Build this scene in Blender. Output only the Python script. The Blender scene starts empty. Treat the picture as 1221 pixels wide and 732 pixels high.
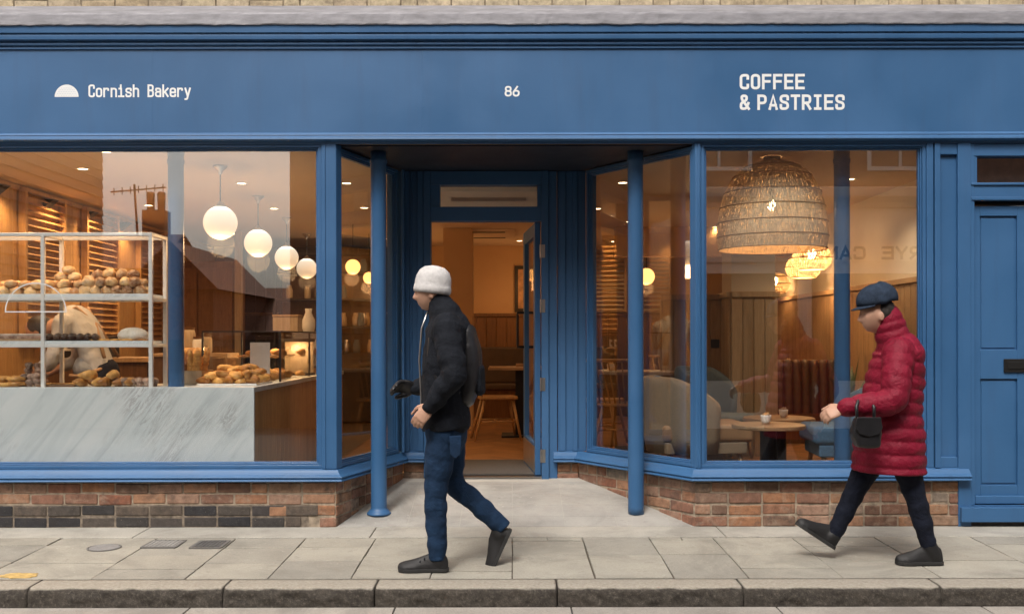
import bpy, bmesh, math, random
from mathutils import Vector, Matrix
random.seed(11)
C = bpy.context.scene.collection
PI = math.pi
V = Vector
# camera model: facade at y=0, camera 6.6 m in front of it, eye height 1.24 m
D0, F, CX, HY, EYE = 6.6, 1188.0, 610.5, 405.0, 1.24
def X(px, y=0.0): return (px - CX) * (D0 + y) / F
def Z(py, y=0.0): return EYE + (HY - py) * (D0 + y) / F

# ------------------------------------------------------------------ mesh builder
class MB:
    def __init__(s): s.v = []; s.f = []
    def add(s, vs, fs):
        n = len(s.v); s.v += [tuple(p) for p in vs]; s.f += [tuple(i + n for i in f) for f in fs]; return s
    def box(s, x0, x1, y0, y1, z0, z1, M=None):
        p = [V((x, y, z)) for z in (z0, z1) for y in (y0, y1) for x in (x0, x1)]
        if M is not None: p = [M @ q for q in p]
        return s.add(p, [(0, 2, 3, 1), (4, 5, 7, 6), (0, 1, 5, 4), (2, 6, 7, 3), (0, 4, 6, 2), (1, 3, 7, 5)])
    def prism(s, poly, axis, a, b):
        """poly: 2D points; axis 'x': poly=(y,z); 'y': poly=(x,z); 'z': poly=(x,y)"""
        def m(p, t): return {'x': (t, p[0], p[1]), 'y': (p[0], t, p[1]), 'z': (p[0], p[1], t)}[axis]
        n = len(poly)
        return s.add([m(p, a) for p in poly] + [m(p, b) for p in poly],
                     [tuple(range(n))[::-1], tuple(range(n, 2 * n))] + [(i, (i + 1) % n, n + (i + 1) % n, n + i) for i in range(n)])
    def lathe(s, prof, c=(0, 0, 0), n=24, cap=True):
        """prof: (r,z)"""
        k = len(prof); vs = []
        for r, z in prof:
            for i in range(n):
                a = 2 * PI * i / n; vs.append((c[0] + r * math.cos(a), c[1] + r * math.sin(a), c[2] + z))
        fs = [(j * n + i, j * n + (i + 1) % n, (j + 1) * n + (i + 1) % n, (j + 1) * n + i) for j in range(k - 1) for i in range(n)]
        if cap: fs += [tuple(range(n))[::-1], tuple(range((k - 1) * n, k * n))]
        return s.add(vs, fs)
    def tube(s, pts, r, n=8, closed=False):
        pts = [V(p) for p in pts]; m = len(pts); vs = []
        rr = r if isinstance(r, (list, tuple)) else [r] * m
        up = None
        for i, p in enumerate(pts):
            a = pts[(i - 1) % m] if (closed or i > 0) else p; b = pts[(i + 1) % m] if (closed or i < m - 1) else p
            t = (b - a).normalized()
            if up is None: up = t.orthogonal().normalized()
            u = (up - t * up.dot(t)).normalized(); up = u; w = t.cross(u)
            for k in range(n):
                an = 2 * PI * k / n; vs.append(p + (u * math.cos(an) + w * math.sin(an)) * rr[i])
        seg = m if closed else m - 1
        fs = [(j * n + k, j * n + (k + 1) % n, ((j + 1) % m) * n + (k + 1) % n, ((j + 1) % m) * n + k) for j in range(seg) for k in range(n)]
        if not closed: fs += [tuple(range(n))[::-1], tuple(range((m - 1) * n, m * n))]
        return s.add(vs, fs)
    def blob(s, c, r, n=14, M=None):
        c = V(c); vs = []; m = n // 2 + 1
        for j in range(1, m):
            th = PI * j / m
            for i in range(n):
                a = 2 * PI * i / n
                q = V((r[0] * math.sin(th) * math.cos(a), r[1] * math.sin(th) * math.sin(a), r[2] * math.cos(th)))
                vs.append(c + (M @ q if M is not None else q))
        e = V((0, 0, r[2])); e = M @ e if M is not None else e
        vs += [c + e, c - e]; T = len(vs) - 2
        fs = [(j * n + i, j * n + (i + 1) % n, (j + 1) * n + (i + 1) % n, (j + 1) * n + i) for j in range(m - 2) for i in range(n)]
        fs += [(T, (i + 1) % n, i) for i in range(n)] + [(T + 1, (m - 2) * n + i, (m - 2) * n + (i + 1) % n) for i in range(n)]
        return s.add(vs, fs)
    def chain(s, pts, rad, n=14, sub=6, side=(0, 1, 0), mod=None, flat=False):
        """lofted limb: rad = list of (a,b): a across the path in its plane, b along side"""
        P = [V(p) for p in pts]; R = [(r, r) if not isinstance(r, tuple) else r for r in rad]
        L = len(P); Q = []; RR = []
        for i in range(L - 1):
            p0 = P[max(i - 1, 0)]; p1 = P[i]; p2 = P[i + 1]; p3 = P[min(i + 2, L - 1)]
            for k in range(sub):
                t = k / sub; t2 = t * t; t3 = t2 * t
                Q.append(0.5 * ((2 * p1) + (p2 - p0) * t + (2 * p0 - 5 * p1 + 4 * p2 - p3) * t2 + (3 * p1 - p0 - 3 * p2 + p3) * t3))
                e = t * t * (3 - 2 * t); RR.append((R[i][0] * (1 - e) + R[i + 1][0] * e, R[i][1] * (1 - e) + R[i + 1][1] * e))
        Q.append(P[-1]); RR.append(R[-1])
        # rounded ends
        d0 = (Q[0] - Q[1]).normalized(); d1 = (Q[-1] - Q[-2]).normalized(); r0 = min(RR[0]); r1 = min(RR[-1])
        h0 = [(Q[0] + d0 * r0 * math.sin(a), (RR[0][0] * math.cos(a), RR[0][1] * math.cos(a))) for a in (1.35, 0.8, 0.4)]
        h1 = [(Q[-1] + d1 * r1 * math.sin(a), (RR[-1][0] * math.cos(a), RR[-1][1] * math.cos(a))) for a in (0.4, 0.8, 1.35)]
        if flat: h1 = [(Q[-1] + d1 * .004, (RR[-1][0] * .97, RR[-1][1] * .97))]
        Q = [a for a, _ in h0] + Q + [a for a, _ in h1]; RR = [b for _, b in h0] + RR + [b for _, b in h1]
        vs = []; ln = 0.0; S = V(side)
        for i, p in enumerate(Q):
            t = (Q[min(i + 1, len(Q) - 1)] - Q[max(i - 1, 0)]).normalized()
            if i: ln += (p - Q[i - 1]).length
            sd = S - t * S.dot(t)
            sd = sd.normalized() if sd.length > 1e-4 else t.orthogonal().normalized()
            nm = t.cross(sd); k_ = mod(ln) if mod else 0.0
            for k in range(n):
                a = 2 * PI * k / n
                vs.append(p + nm * (RR[i][0] + k_) * math.cos(a) + sd * (RR[i][1] + k_) * math.sin(a))
        m = len(Q)
        fs = [(j * n + k, j * n + (k + 1) % n, (j + 1) * n + (k + 1) % n, (j + 1) * n + k) for j in range(m - 1) for k in range(n)]
        fs += [tuple(range(n))[::-1], tuple(range((m - 1) * n, m * n))]
        return s.add(vs, fs)
    def sweep(s, path, prof, closed_prof=True):
        """path: plan points (x,y) walked so that 'out' is to the right-hand side; prof: (out,z). mitred."""
        P = [V((p[0], p[1])) for p in path]; m = len(P); k = len(prof); vs = []
        for i in range(m):
            d0 = (P[i] - P[i - 1]).normalized() if i else (P[1] - P[0]).normalized()
            d1 = (P[i + 1] - P[i]).normalized() if i < m - 1 else d0
            n0 = V((d0.y, -d0.x)); n1 = V((d1.y, -d1.x)); b = (n0 + n1); b = b / (1 + n0.dot(n1))
            for o, z in prof: vs.append((P[i].x + b.x * o, P[i].y + b.y * o, z))
        fs = [(j * k + a, j * k + (a + 1) % k, (j + 1) * k + (a + 1) % k, (j + 1) * k + a) for j in range(m - 1) for a in range(k)]
        fs += [tuple(range(k))[::-1], tuple(range((m - 1) * k, m * k))]
        return s.add(vs, fs)

def obj(name, mb, mat, parent=None, loc=None, bevel=0.0, smooth=False, rot=None, seg=2):
    me = bpy.data.meshes.new(name); bm = bmesh.new()
    vv = [bm.verts.new(p) for p in mb.v]
    for f in mb.f:
        try: bm.faces.new([vv[i] for i in f])
        except ValueError: pass
    bmesh.ops.recalc_face_normals(bm, faces=bm.faces)
    if smooth:
        for f in bm.faces: f.smooth = True
    bm.to_mesh(me); bm.free(); me.materials.append(mat)
    o = bpy.data.objects.new(name, me); C.objects.link(o)
    if parent is not None: o.parent = parent
    if loc is not None: o.location = loc
    if rot is not None: o.rotation_euler = rot
    if bevel:
        b = o.modifiers.new('bevel', 'BEVEL'); b.width = bevel; b.segments = seg; b.limit_method = 'ANGLE'; b.angle_limit = 0.6
        b.harden_normals = False
    return o
def remesh(o, vox, it=3, fac=0.5, noise=None):
    r = o.modifiers.new('remesh', 'REMESH'); r.mode = 'VOXEL'; r.voxel_size = vox; r.use_smooth_shade = True
    if it:
        c = o.modifiers.new('smooth', 'SMOOTH'); c.iterations = it; c.factor = fac
    if noise:
        t = bpy.data.textures.new(o.name + '_folds', 'CLOUDS'); t.noise_scale = noise[0]; t.noise_depth = 2
        d = o.modifiers.new('folds', 'DISPLACE'); d.texture = t; d.strength = noise[1]; d.mid_level = 0.5; d.texture_coords = 'LOCAL'
def tag(o, label=None, cat=None, group=None, kind=None):
    if label: o['label'] = label
    if cat: o['category'] = cat
    if group: o['group'] = group
    if kind: o['kind'] = kind
    return o
def thing(name, label, cat, loc=(0, 0, 0), rz=0.0, group=None):
    o = bpy.data.objects.new(name, None); C.objects.link(o); o.location = loc; o.rotation_euler = (0, 0, rz); o.empty_display_size = 0.1
    return tag(o, label, cat, group)
def struct(name, mb, mat, **k): return tag(obj(name, mb, mat, **k), kind='structure')
def dup(root, loc, rz=None, label=None, scale=None, rot=None):
    r = root.copy(); C.objects.link(r); r.location = loc
    if rz is not None: r.rotation_euler = (0, 0, rz)
    if rot is not None: r.rotation_euler = rot
    if scale is not None: r.scale = scale if isinstance(scale, tuple) else (scale,) * 3
    if label: r['label'] = label
    for ch in list(root.children):
        c = ch.copy(); C.objects.link(c); c.parent = r
        for g in list(ch.children):
            d = g.copy(); C.objects.link(d); d.parent = c
    return r

# ------------------------------------------------------------------ materials
def newmat(name):
    m = bpy.data.materials.new(name); m.use_nodes = True; nt = m.node_tree
    return m, nt, nt.nodes['Principled BSDF']
def N(nt, t, **k):
    n = nt.nodes.new(t)
    for a, b in k.items():
        if a in ('operation', 'blend_type', 'data_type', 'distribution', 'wave_type', 'feature', 'bands_direction', 'noise_dimensions', 'mode', 'clamp'): setattr(n, a, b)
    return n
def mixc(nt, fac, a, b, blend='MIX'):
    n = nt.nodes.new('ShaderNodeMix'); n.data_type = 'RGBA'; n.blend_type = blend
    for s, v in ((n.inputs[0], fac), (n.inputs[6], a), (n.inputs[7], b)):
        if isinstance(v, bpy.types.NodeSocket): nt.links.new(v, s)
        elif isinstance(v, (int, float)): s.default_value = v
        else: s.default_value = (*v, 1) if len(v) == 3 else v
    return n.outputs[2]
def math_(nt, op, a, b=None, c=None):
    n = nt.nodes.new('ShaderNodeMath'); n.operation = op
    for s, v in zip(n.inputs, (a, b, c)):
        if v is None: continue
        if isinstance(v, bpy.types.NodeSocket): nt.links.new(v, s)
        else: s.default_value = v
    return n.outputs[0]
def ramp(nt, src, stops):
    r = nt.nodes.new('ShaderNodeValToRGB'); e = r.color_ramp.elements
    while len(e) < len(stops): e.new(0.5)
    for el, (p, c) in zip(e, stops):
        el.position = p; el.color = (*c, 1) if isinstance(c, (tuple, list)) else (c, c, c, 1)
    nt.links.new(src, r.inputs[0]); return r.outputs[0]
def coords(nt, scale=(1, 1, 1), rot=(0, 0, 0), kind='Object'):
    t = nt.nodes.new('ShaderNodeTexCoord'); mp = nt.nodes.new('ShaderNodeMapping')
    mp.inputs['Scale'].default_value = scale; mp.inputs['Rotation'].default_value = rot
    nt.links.new(t.outputs[kind], mp.inputs[0]); return mp.outputs[0]
def noise(nt, vec, scale, detail=4, rough=0.55, dist=0.0):
    n = nt.nodes.new('ShaderNodeTexNoise'); n.inputs['Scale'].default_value = scale; n.inputs['Detail'].default_value = detail
    n.inputs['Roughness'].default_value = rough; n.inputs['Distortion'].default_value = dist
    nt.links.new(vec, n.inputs['Vector']); return n.outputs['Fac']
def bump(nt, h, strength, dist, b):
    n = nt.nodes.new('ShaderNodeBump'); n.inputs['Strength'].default_value = strength; n.inputs['Distance'].default_value = dist
    nt.links.new(h, n.inputs['Height']); nt.links.new(n.outputs[0], b.inputs['Normal'])
def plain(name, col, rough=0.5, var=0.12, nscale=6.0, bmp=0.0, bscale=60.0, metal=0.0, stretch=(1, 1, 1), spec=0.5, island=0.0, rvar=0.0):
    m, nt, b = newmat(name)
    vec = coords(nt, stretch); f = noise(nt, vec, nscale, 5)
    lo = tuple(c * (1 - var) for c in col); hi = tuple(min(1, c * (1 + var)) for c in col)
    c = ramp(nt, f, [(0.3, lo), (0.7, hi)])
    if island:
        g = nt.nodes.new('ShaderNodeNewGeometry')
        k = ramp(nt, g.outputs['Random Per Island'], [(0.0, 1 - island), (1.0, 1 + island)])
        c = mixc(nt, 1.0, c, k, 'MULTIPLY')
    nt.links.new(c, b.inputs['Base Color'])
    b.inputs['Roughness'].default_value = rough; b.inputs['Metallic'].default_value = metal; b.inputs['Specular IOR Level'].default_value = spec
    if rvar:
        r = ramp(nt, noise(nt, vec, nscale * 3, 4), [(0.3, max(0, rough - rvar)), (0.7, min(1, rough + rvar))]); nt.links.new(r, b.inputs['Roughness'])
    if bmp: bump(nt, noise(nt, vec, bscale, 4), bmp, 0.004, b)
    return m
def wood(name, dark, light, rough=0.45, axis='z', scale=1.0, island=0.15):
    m, nt, b = newmat(name)
    st = {'z': (9, 9, 0.7), 'x': (0.7, 9, 9), 'y': (9, 0.7, 9)}[axis]
    vec = coords(nt, tuple(v * scale for v in st))
    f = noise(nt, vec, 3.0, 6, 0.6, 1.2)
    f2 = noise(nt, vec, 14.0, 3)
    c = ramp(nt, f, [(0.28, dark), (0.5, tuple((a + c_) / 2 for a, c_ in zip(dark, light))), (0.72, light)])
    c = mixc(nt, 0.25, c, ramp(nt, f2, [(0.35, tuple(d * 0.8 for d in dark)), (0.65, light)]))
    if island:
        g = nt.nodes.new('ShaderNodeNewGeometry'); c = mixc(nt, 1.0, c, ramp(nt, g.outputs['Random Per Island'], [(0, 1 - island), (1, 1 + island)]), 'MULTIPLY')
    nt.links.new(c, b.inputs['Base Color']); b.inputs['Roughness'].default_value = rough
    bump(nt, f2, 0.15, 0.002, b)
    return m
def emit(name, col, strength, base=None):
    m, nt, b = newmat(name); b.inputs['Base Color'].default_value = (*(base or col), 1)
    b.inputs['Emission Color'].default_value = (*col, 1); b.inputs['Emission Strength'].default_value = strength
    b.inputs['Roughness'].default_value = 0.4
    return m
def glass(name, r0=0.06, tint=(0.97, 0.98, 0.98), wavy=0.0):
    m = bpy.data.materials.new(name); m.use_nodes = True; nt = m.node_tree; nt.nodes.clear()
    out = nt.nodes.new('ShaderNodeOutputMaterial'); mx = nt.nodes.new('ShaderNodeMixShader')
    tr = nt.nodes.new('ShaderNodeBsdfTransparent'); tr.inputs[0].default_value = (*tint, 1)
    gl = nt.nodes.new('ShaderNodeBsdfGlossy'); gl.inputs['Roughness'].default_value = 0.0; gl.inputs[0].default_value = (1, 1, 1, 1)
    lw = nt.nodes.new('ShaderNodeLayerWeight'); lw.inputs[0].default_value = 0.5
    p5 = math_(nt, 'POWER', lw.outputs['Facing'], 5.0)
    fac = math_(nt, 'MULTIPLY_ADD', p5, 1 - r0, r0)
    nt.links.new(fac, mx.inputs[0]); nt.links.new(tr.outputs[0], mx.inputs[1]); nt.links.new(gl.outputs[0], mx.inputs[2])
    if wavy:
        bp = nt.nodes.new('ShaderNodeBump'); bp.inputs['Strength'].default_value = wavy; bp.inputs['Distance'].default_value = 0.002
        nt.links.new(noise(nt, coords(nt), 1.6, 1), bp.inputs['Height']); nt.links.new(bp.outputs[0], gl.inputs['Normal'])
    nt.links.new(mx.outputs[0], out.inputs[0]); return m

def paint(name, col, rough=0.42):
    """brushed gloss paint: faint brush marks, patchy sheen, a little grime"""
    m, nt, b = newmat(name)
    v = coords(nt, (1, 1, 1), kind='Object')
    big = noise(nt, v, 1.1, 6, 0.6, 0.4); fine = noise(nt, coords(nt, (3, 3, 40)), 4, 3)
    c = ramp(nt, big, [(0.25, tuple(x * 0.86 for x in col)), (0.75, tuple(x * 1.12 + 0.004 for x in col))])
    sp = noise(nt, v, 48, 3, 0.75)
    c = mixc(nt, ramp(nt, sp, [(0.68, 0.0), (0.75, 0.5)]), c, tuple(x * 1.35 + 0.02 for x in col))
    dr = ramp(nt, noise(nt, coords(nt, (5, 5, 0.5)), 2.5, 6, 0.65), [(0.52, 0.0), (0.78, 0.5)])
    c = mixc(nt, dr, c, tuple(x * 0.72 + 0.012 for x in col))
    nt.links.new(c, b.inputs['Base Color'])
    nt.links.new(ramp(nt, big, [(0.3, rough - 0.08), (0.7, rough + 0.12)]), b.inputs['Roughness'])
    h = math_(nt, 'ADD', math_(nt, 'MULTIPLY', fine, 0.5), math_(nt, 'MULTIPLY', noise(nt, v, 9, 3), 1.0))
    bump(nt, h, 0.12, 0.004, b)
    return m
M = {}
M['blue'] = paint('blue_paint', (0.033, 0.115, 0.262))
M['blue_dark'] = paint('blue_paint_porch', (0.033, 0.115, 0.262), 0.5)
M['white_letter'] = plain('white_lettering', (0.78, 0.80, 0.80), 0.5, 0.04)
M['glass'] = glass('shop_glass', 0.145, wavy=0.03)
M['clear'] = glass('clear_glass', 0.03)
M['black'] = plain('black_metal', (0.007, 0.007, 0.007), 0.5)
M['black_wood'] = plain('black_stain', (0.022, 0.016, 0.012), 0.5)
M['steel'] = plain('brushed_steel', (0.55, 0.54, 0.52), 0.32, 0.1, metal=1.0)
M['brass'] = plain('brass', (0.5, 0.36, 0.14), 0.35, metal=1.0)
M['white_metal'] = plain('white_powder_coat', (0.80, 0.79, 0.76), 0.4, 0.04)
M['plaster'] = plain('warm_plaster', (0.50, 0.32, 0.17), 0.85, 0.06, 2.0, 0.05)
M['plaster_ceiling'] = plain('ceiling_plaster', (0.66, 0.52, 0.38), 0.9, 0.04, 1.2)
M['cream'] = plain('cream_plaster', (0.74, 0.67, 0.55), 0.85, 0.05, 2.0)
M['oak'] = wood('oak_boards', (0.26, 0.155, 0.075), (0.44, 0.29, 0.16), 0.5)
M['pine'] = wood('pine_boards', (0.46, 0.25, 0.095), (0.70, 0.44, 0.19), 0.5)
M['oak_pale'] = wood('pale_oak', (0.36, 0.26, 0.16), (0.55, 0.43, 0.29), 0.5)
M['walnut'] = wood('walnut_boards', (0.085, 0.038, 0.014), (0.20, 0.10, 0.04), 0.45)
M['dado'] = wood('dado_boards', (0.13, 0.058, 0.022), (0.24, 0.12, 0.05), 0.5)
M['parquet'] = wood('parquet', (0.20, 0.095, 0.038), (0.38, 0.20, 0.085), 0.35, 'x', 1.0, 0.3)
M['table_wood'] = wood('table_wood', (0.20, 0.11, 0.05), (0.40, 0.26, 0.14), 0.4, 'x')
M['chair_wood'] = wood('chair_wood', (0.28, 0.15, 0.06), (0.46, 0.28, 0.12), 0.4)
M['beige_fabric'] = plain('beige_fabric', (0.31, 0.235, 0.155), 0.95, 0.12, 90, 0.3, 300)
M['tan_leather'] = plain('tan_leather', (0.34, 0.20, 0.10), 0.5, 0.15, 9, 0.1, 120)
M['brown_leather'] = plain('brown_leather', (0.070, 0.046, 0.031), 0.55, 0.15, 8, 0.1, 120)
M['blue_fabric'] = plain('blue_fabric', (0.075, 0.16, 0.27), 0.9, 0.15, 60, 0.3, 300)
M['slate_fabric'] = plain('slate_fabric', (0.11, 0.15, 0.18), 0.9, 0.15, 60, 0.3, 300)
M['ceramic'] = plain('white_ceramic', (0.82, 0.80, 0.76), 0.25, 0.03)
M['lead'] = None
# ------------------------------------------------------------------ masonry materials
def brick_mat(name, stops, var_noise=0.25, rough=0.92, dark=None):
    m, nt, b = newmat(name); g = nt.nodes.new('ShaderNodeNewGeometry')
    base = ramp(nt, g.outputs['Random Per Island'], stops)
    v = coords(nt); n1 = noise(nt, v, 22, 6, 0.65); n2 = noise(nt, v, 90, 4, 0.7)
    n4 = noise(nt, v, 9, 6, 0.7, 0.6)
    c = mixc(nt, 1.0, base, ramp(nt, n1, [(0.25, 0.55), (0.5, 1.0), (0.75, 1.4)]), 'MULTIPLY')
    c = mixc(nt, ramp(nt, n4, [(0.52, 0.0), (0.66, 0.55)]), c, (0.36, 0.27, 0.20) if not dark and stops[0][1][0] > .1 else tuple(0.6 * q for q in stops[-1][1]))
    c = mixc(nt, ramp(nt, n2, [(0.62, 0.0), (0.75, 0.55)]), c, (0.42, 0.36, 0.29))
    c = mixc(nt, ramp(nt, noise(nt, v, 7, 5, 0.7), [(0.54, 0.0), (0.70, 0.65)]), c, dark or (0.05, 0.045, 0.042))
    nt.links.new(c, b.inputs['Base Color']); b.inputs['Roughness'].default_value = rough
    bump(nt, math_(nt, 'ADD', n1, math_(nt, 'MULTIPLY', n2, 0.6)), 0.7, 0.006, b); return m
RED = (0.215, 0.085, 0.05); ORG = (0.32, 0.155, 0.075); PNK = (0.30, 0.185, 0.13); BRN = (0.135, 0.08, 0.055); GRY = (0.20, 0.18, 0.15)
M['brick_red'] = brick_mat('weathered_red_brick', [(0, RED), (0.2, PNK), (0.38, ORG), (0.55, (0.24, 0.12, 0.08)), (0.68, BRN), (0.82, PNK), (0.9, GRY), (1.0, ORG)])
M['brick_black'] = brick_mat('sooty_black_brick', [(0, (0.025, 0.025, 0.029)), (0.3, (0.045, 0.041, 0.039)), (0.5, (0.085, 0.070, 0.058)), (0.68, (0.032, 0.031, 0.035)), (0.84, (0.12, 0.092, 0.07)), (1, (0.06, 0.05, 0.045))])
M['brick_buff'] = brick_mat('buff_stock_brick', [(0, (0.44, 0.36, 0.24)), (0.3, (0.52, 0.44, 0.31)), (0.6, (0.40, 0.31, 0.20)), (0.85, (0.55, 0.46, 0.33)), (1, (0.34, 0.27, 0.19))], dark=(0.13, 0.10, 0.075))
M['mortar'] = plain('lime_mortar', (0.32, 0.26, 0.195), 0.95, 0.4, 22, 0.9, 90)
M['mortar_dark'] = plain('dirty_mortar', (0.27, 0.225, 0.165), 0.95, 0.3, 14, 0.5, 120)

def bricks(mb, A, B, zs, face=0.0, L=0.215, H=0.0655, J=0.010, skip=None, keep=None, dep=0.05, rnd=None):
    """stretcher courses along plan segment A->B; front face 'face' out from the line. keep(u, course) picks bricks"""
    A = V((A[0], A[1], 0)); B = V((B[0], B[1], 0)); d = (B - A); ln = d.length; d.normalize(); n = V((d.y, -d.x, 0))
    R = rnd or random
    for ci, z in enumerate(zs):
        u = -((ci % 2) * 0.5 * (L + J)) + 0.0
        while u < ln:
            l = L if R.random() > 0.16 else 0.102
            u0, u1 = max(u, 0), min(u + l, ln)
            if u1 - u0 > 0.025 and (keep is None or keep((u0 + u1) / 2, ci)):
                o = face + R.uniform(-0.0005, 0.0055); dz = R.uniform(-0.004, 0.004)
                p = []
                for zz in (z + dz, z + H + dz):
                    for (uu, oo) in ((u0, o), (u1, o + R.uniform(-0.002, 0.002)), (u1, o - dep), (u0, o - dep)):
                        q = A + d * uu + n * oo; p.append((q.x, q.y, zz + R.uniform(-0.0035, 0.0035)))
                mb.add(p, [(0, 1, 5, 4), (1, 2, 6, 5), (2, 3, 7, 6), (3, 0, 4, 7), (4, 5, 6, 7), (3, 2, 1, 0)])
            u += l + J
# ------------------------------------------------------------------ plan
XL0, XL1 = -4.05, -1.26           # shopfront window, left
CL = (-1.165, 0.0); BL = (-0.835, 1.03)
CR = (1.21, 0.0); BR = (0.507, 1.03)
DL, DR = -0.62, 0.225             # doorway
XR0, XR1 = 1.283, 2.745           # right window
FZ = 0.19
shop = thing('bakery_building', 'blue painted bakery shopfront with recessed corner entrance under a buff brick wall', 'shop building', (0, 0, 0))
# stall risers (brick plinths)
def floorz(y): return max(0.0, min(0.18, y * 0.175))
rb = random.Random(5)
mbR, mbK, mbM = MB(), MB(), MB()
zs = [0.004 + 0.0755 * i for i in range(4)]
bricks(mbR, (-4.2, 0), CL, zs, 0.0, rnd=rb, keep=lambda u, c: c >= 2 or u > 2.86 or (c == 1 and u > 2.4 and rb.random() < 0.3))
bricks(mbK, (-4.2, 0), CL, zs[:2], 0.0, L=0.215, rnd=rb, keep=lambda u, c: u <= 2.86)
mbM.box(-4.2, CL[0] - 0.004, 0.0045, 0.09, -0.05, 0.306)
def seg_slab(mb, A, B, inn0, inn1, z0, z1):
    A = V((A[0], A[1])); B = V((B[0], B[1])); d = (B - A).normalized(); n = V((-d.y, d.x))
    q = [A + n * inn0, B + n * inn0, B + n * inn1, A + n * inn1]
    mb.prism([(p.x, p.y) for p in q], 'z', z0, z1)
bricks(mbR, CL, BL, zs, 0.0, rnd=rb, keep=lambda u, c: zs[c] + 0.05 > floorz(u * 0.95))
bricks(mbR, BL, (DL - 0.02, 1.03), zs, 0.0, rnd=rb, keep=lambda u, c: c >= 2)
seg_slab(mbM, CL, BL, 0.0045, 0.09, -0.05, 0.3055); mbM.box(BL[0] + 0.004, DL - 0.004, 1.038, 1.12, 0.0, 0.305)
mbL = mbR; mbR = MB(); mbML = mbM; mbM = MB()
bricks(mbR, (DR + 0.12, 1.03), BR, zs, 0.0, rnd=rb, keep=lambda u, c: c >= 2)
bricks(mbR, BR, CR, zs, 0.0, rnd=rb, keep=lambda u, c: zs[c] + 0.05 > floorz((1.247 - u) * 0.826))
bricks(mbR, CR, (3.0, 0), zs, 0.0, rnd=rb)
seg_slab(mbM, BR, CR, 0.0045, 0.09, -0.05, 0.3045); mbM.box(DR + 0.124, BR[0] - 0.004, 1.038, 1.12, 0.0, 0.3035); mbM.box(CR[0] + 0.004, 2.995, 0.0045, 0.09, -0.05, 0.306)
obj('brick_plinth', mbL, M['brick_red'], shop, bevel=0.009, seg=3); obj('mortar_bed', mbML, M['mortar'], shop)
obj('brick_plinth', mbR, M['brick_red'], shop, bevel=0.009, seg=3)
obj('dirty_mortar_bed', MB().box(-4.19, -1.35, 0.0032, 0.0044, 0.0, 0.150), plain('sooty_mortar', (0.19, 0.155, 0.12), .95, .5, 25, .9, 90), shop)
obj('sooty_brick_plinth', mbK, M['brick_black'], shop, bevel=0.008, seg=3)['label'] = 'black sooty bricks along the bottom of the plinth'
obj('mortar_bed', mbM, M['mortar'], shop)

# sills that run round the bays
sp = [(-0.03, 0.388), (0.004, 0.388), (0.012, 0.383), (0.018, 0.381), (0.030, 0.366), (0.042, 0.353), (0.055, 0.344), (0.060, 0.339), (0.060, 0.334), (0.052, 0.330), (0.050, 0.327), (0.060, 0.320), (0.063, 0.316), (0.062, 0.310), (-0.03, 0.3075)]
obj('window_sill', MB().sweep([(-4.2, 0), CL, BL, (DL - 0.05, 1.03)], sp), M['blue'], shop, bevel=0.0015)
obj('window_sill', MB().sweep([(DR + 0.09, 1.03), BR, CR, (3.02, 0)], sp), M['blue'], shop, bevel=0.0015)

# window frames along plan segments
def window(A, B, z0, z1, name='shop_window', fw=0.042, label=None, left=True, right=True):
    A = V((A[0], A[1], 0)); B = V((B[0], B[1], 0)); d = (B - A); ln = d.length; d.normalize()
    Mx = Matrix((( d.x, -d.y, 0, A.x), (d.y, d.x, 0, A.y), (0, 0, 1, 0), (0, 0, 0, 1)))
    f = MB()
    def ring(i, w, v0, v1, b0=None):
        b = w if b0 is None else b0
        f.box(i, ln - i, v0, v1, z1 - i - w, z1 - i, Mx); f.box(i, ln - i, v0, v1, z0 + i, z0 + i + b, Mx)
        f.box(i, i + w, v0 + 0.0007, v1 - 0.0007, z0 + i + b, z1 - i - w, Mx); f.box(ln - i - w, ln - i, v0 + 0.0007, v1 - 0.0007, z0 + i + b, z1 - i - w, Mx)
    ring(0, fw * 0.55, 0.0, 0.085); ring(fw * 0.55, fw * 0.25, 0.014, 0.070); ring(fw * 0.8, fw * 0.2, 0.026, 0.058)
    fr = obj('frame', f, M['blue'], None, bevel=0.003)
    root = obj(name, MB().box(fw * 0.9, ln - fw * 0.9, 0.038, 0.044, z0 + fw * 0.9, z1 - fw * 0.9, Mx), M['glass'], shop)
    fr.parent = root
    if label: root['label'] = label
    return root
wl = window((XL0, 0), (XL1, 0), 0.39, 2.538, label='big pane with a white outlined dome logo')
wal = window((CL[0] + 0.016, 0.05), (BL[0] - 0.022, 0.93), 0.392, 2.522)
war = window((BR[0] + 0.055, 0.96), (CR[0] - 0.012, 0.018), 0.392, 2.522)
wr = window((XR0 - 0.03, 0), (XR1, 0), 0.39, 2.538)
# white dome outline decal
dm = MB(); cx, cz, r = X(42, .03), Z(370, .03), 0.205
arc = [(cx + r * math.cos(a), cz + r * 0.93 * math.sin(a)) for a in [PI * i / 40 for i in range(41)]]
arc2 = [(cx + (r - 0.008) * math.cos(a), cz + 0.0001 + (r - 0.008) * 0.93 * math.sin(a)) for a in [PI * i / 40 for i in range(41)]]
n_ = len(arc); dm.add([(p[0], 0.0365, p[1]) for p in arc] + [(p[0], 0.0365, p[1]) for p in arc2], [(i, i + 1, n_ + i + 1, n_ + i) for i in range(n_ - 1)])
dm.add([(cx - r, 0.0365, cz - 0.008), (cx + r, 0.0365, cz - 0.008), (cx + r, 0.0365, cz), (cx - r, 0.0365, cz)], [(0, 1, 2, 3)])
obj('logo_decal', dm, plain('frosted_vinyl', (.52, .54, .55), .7, .05), wl)
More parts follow.
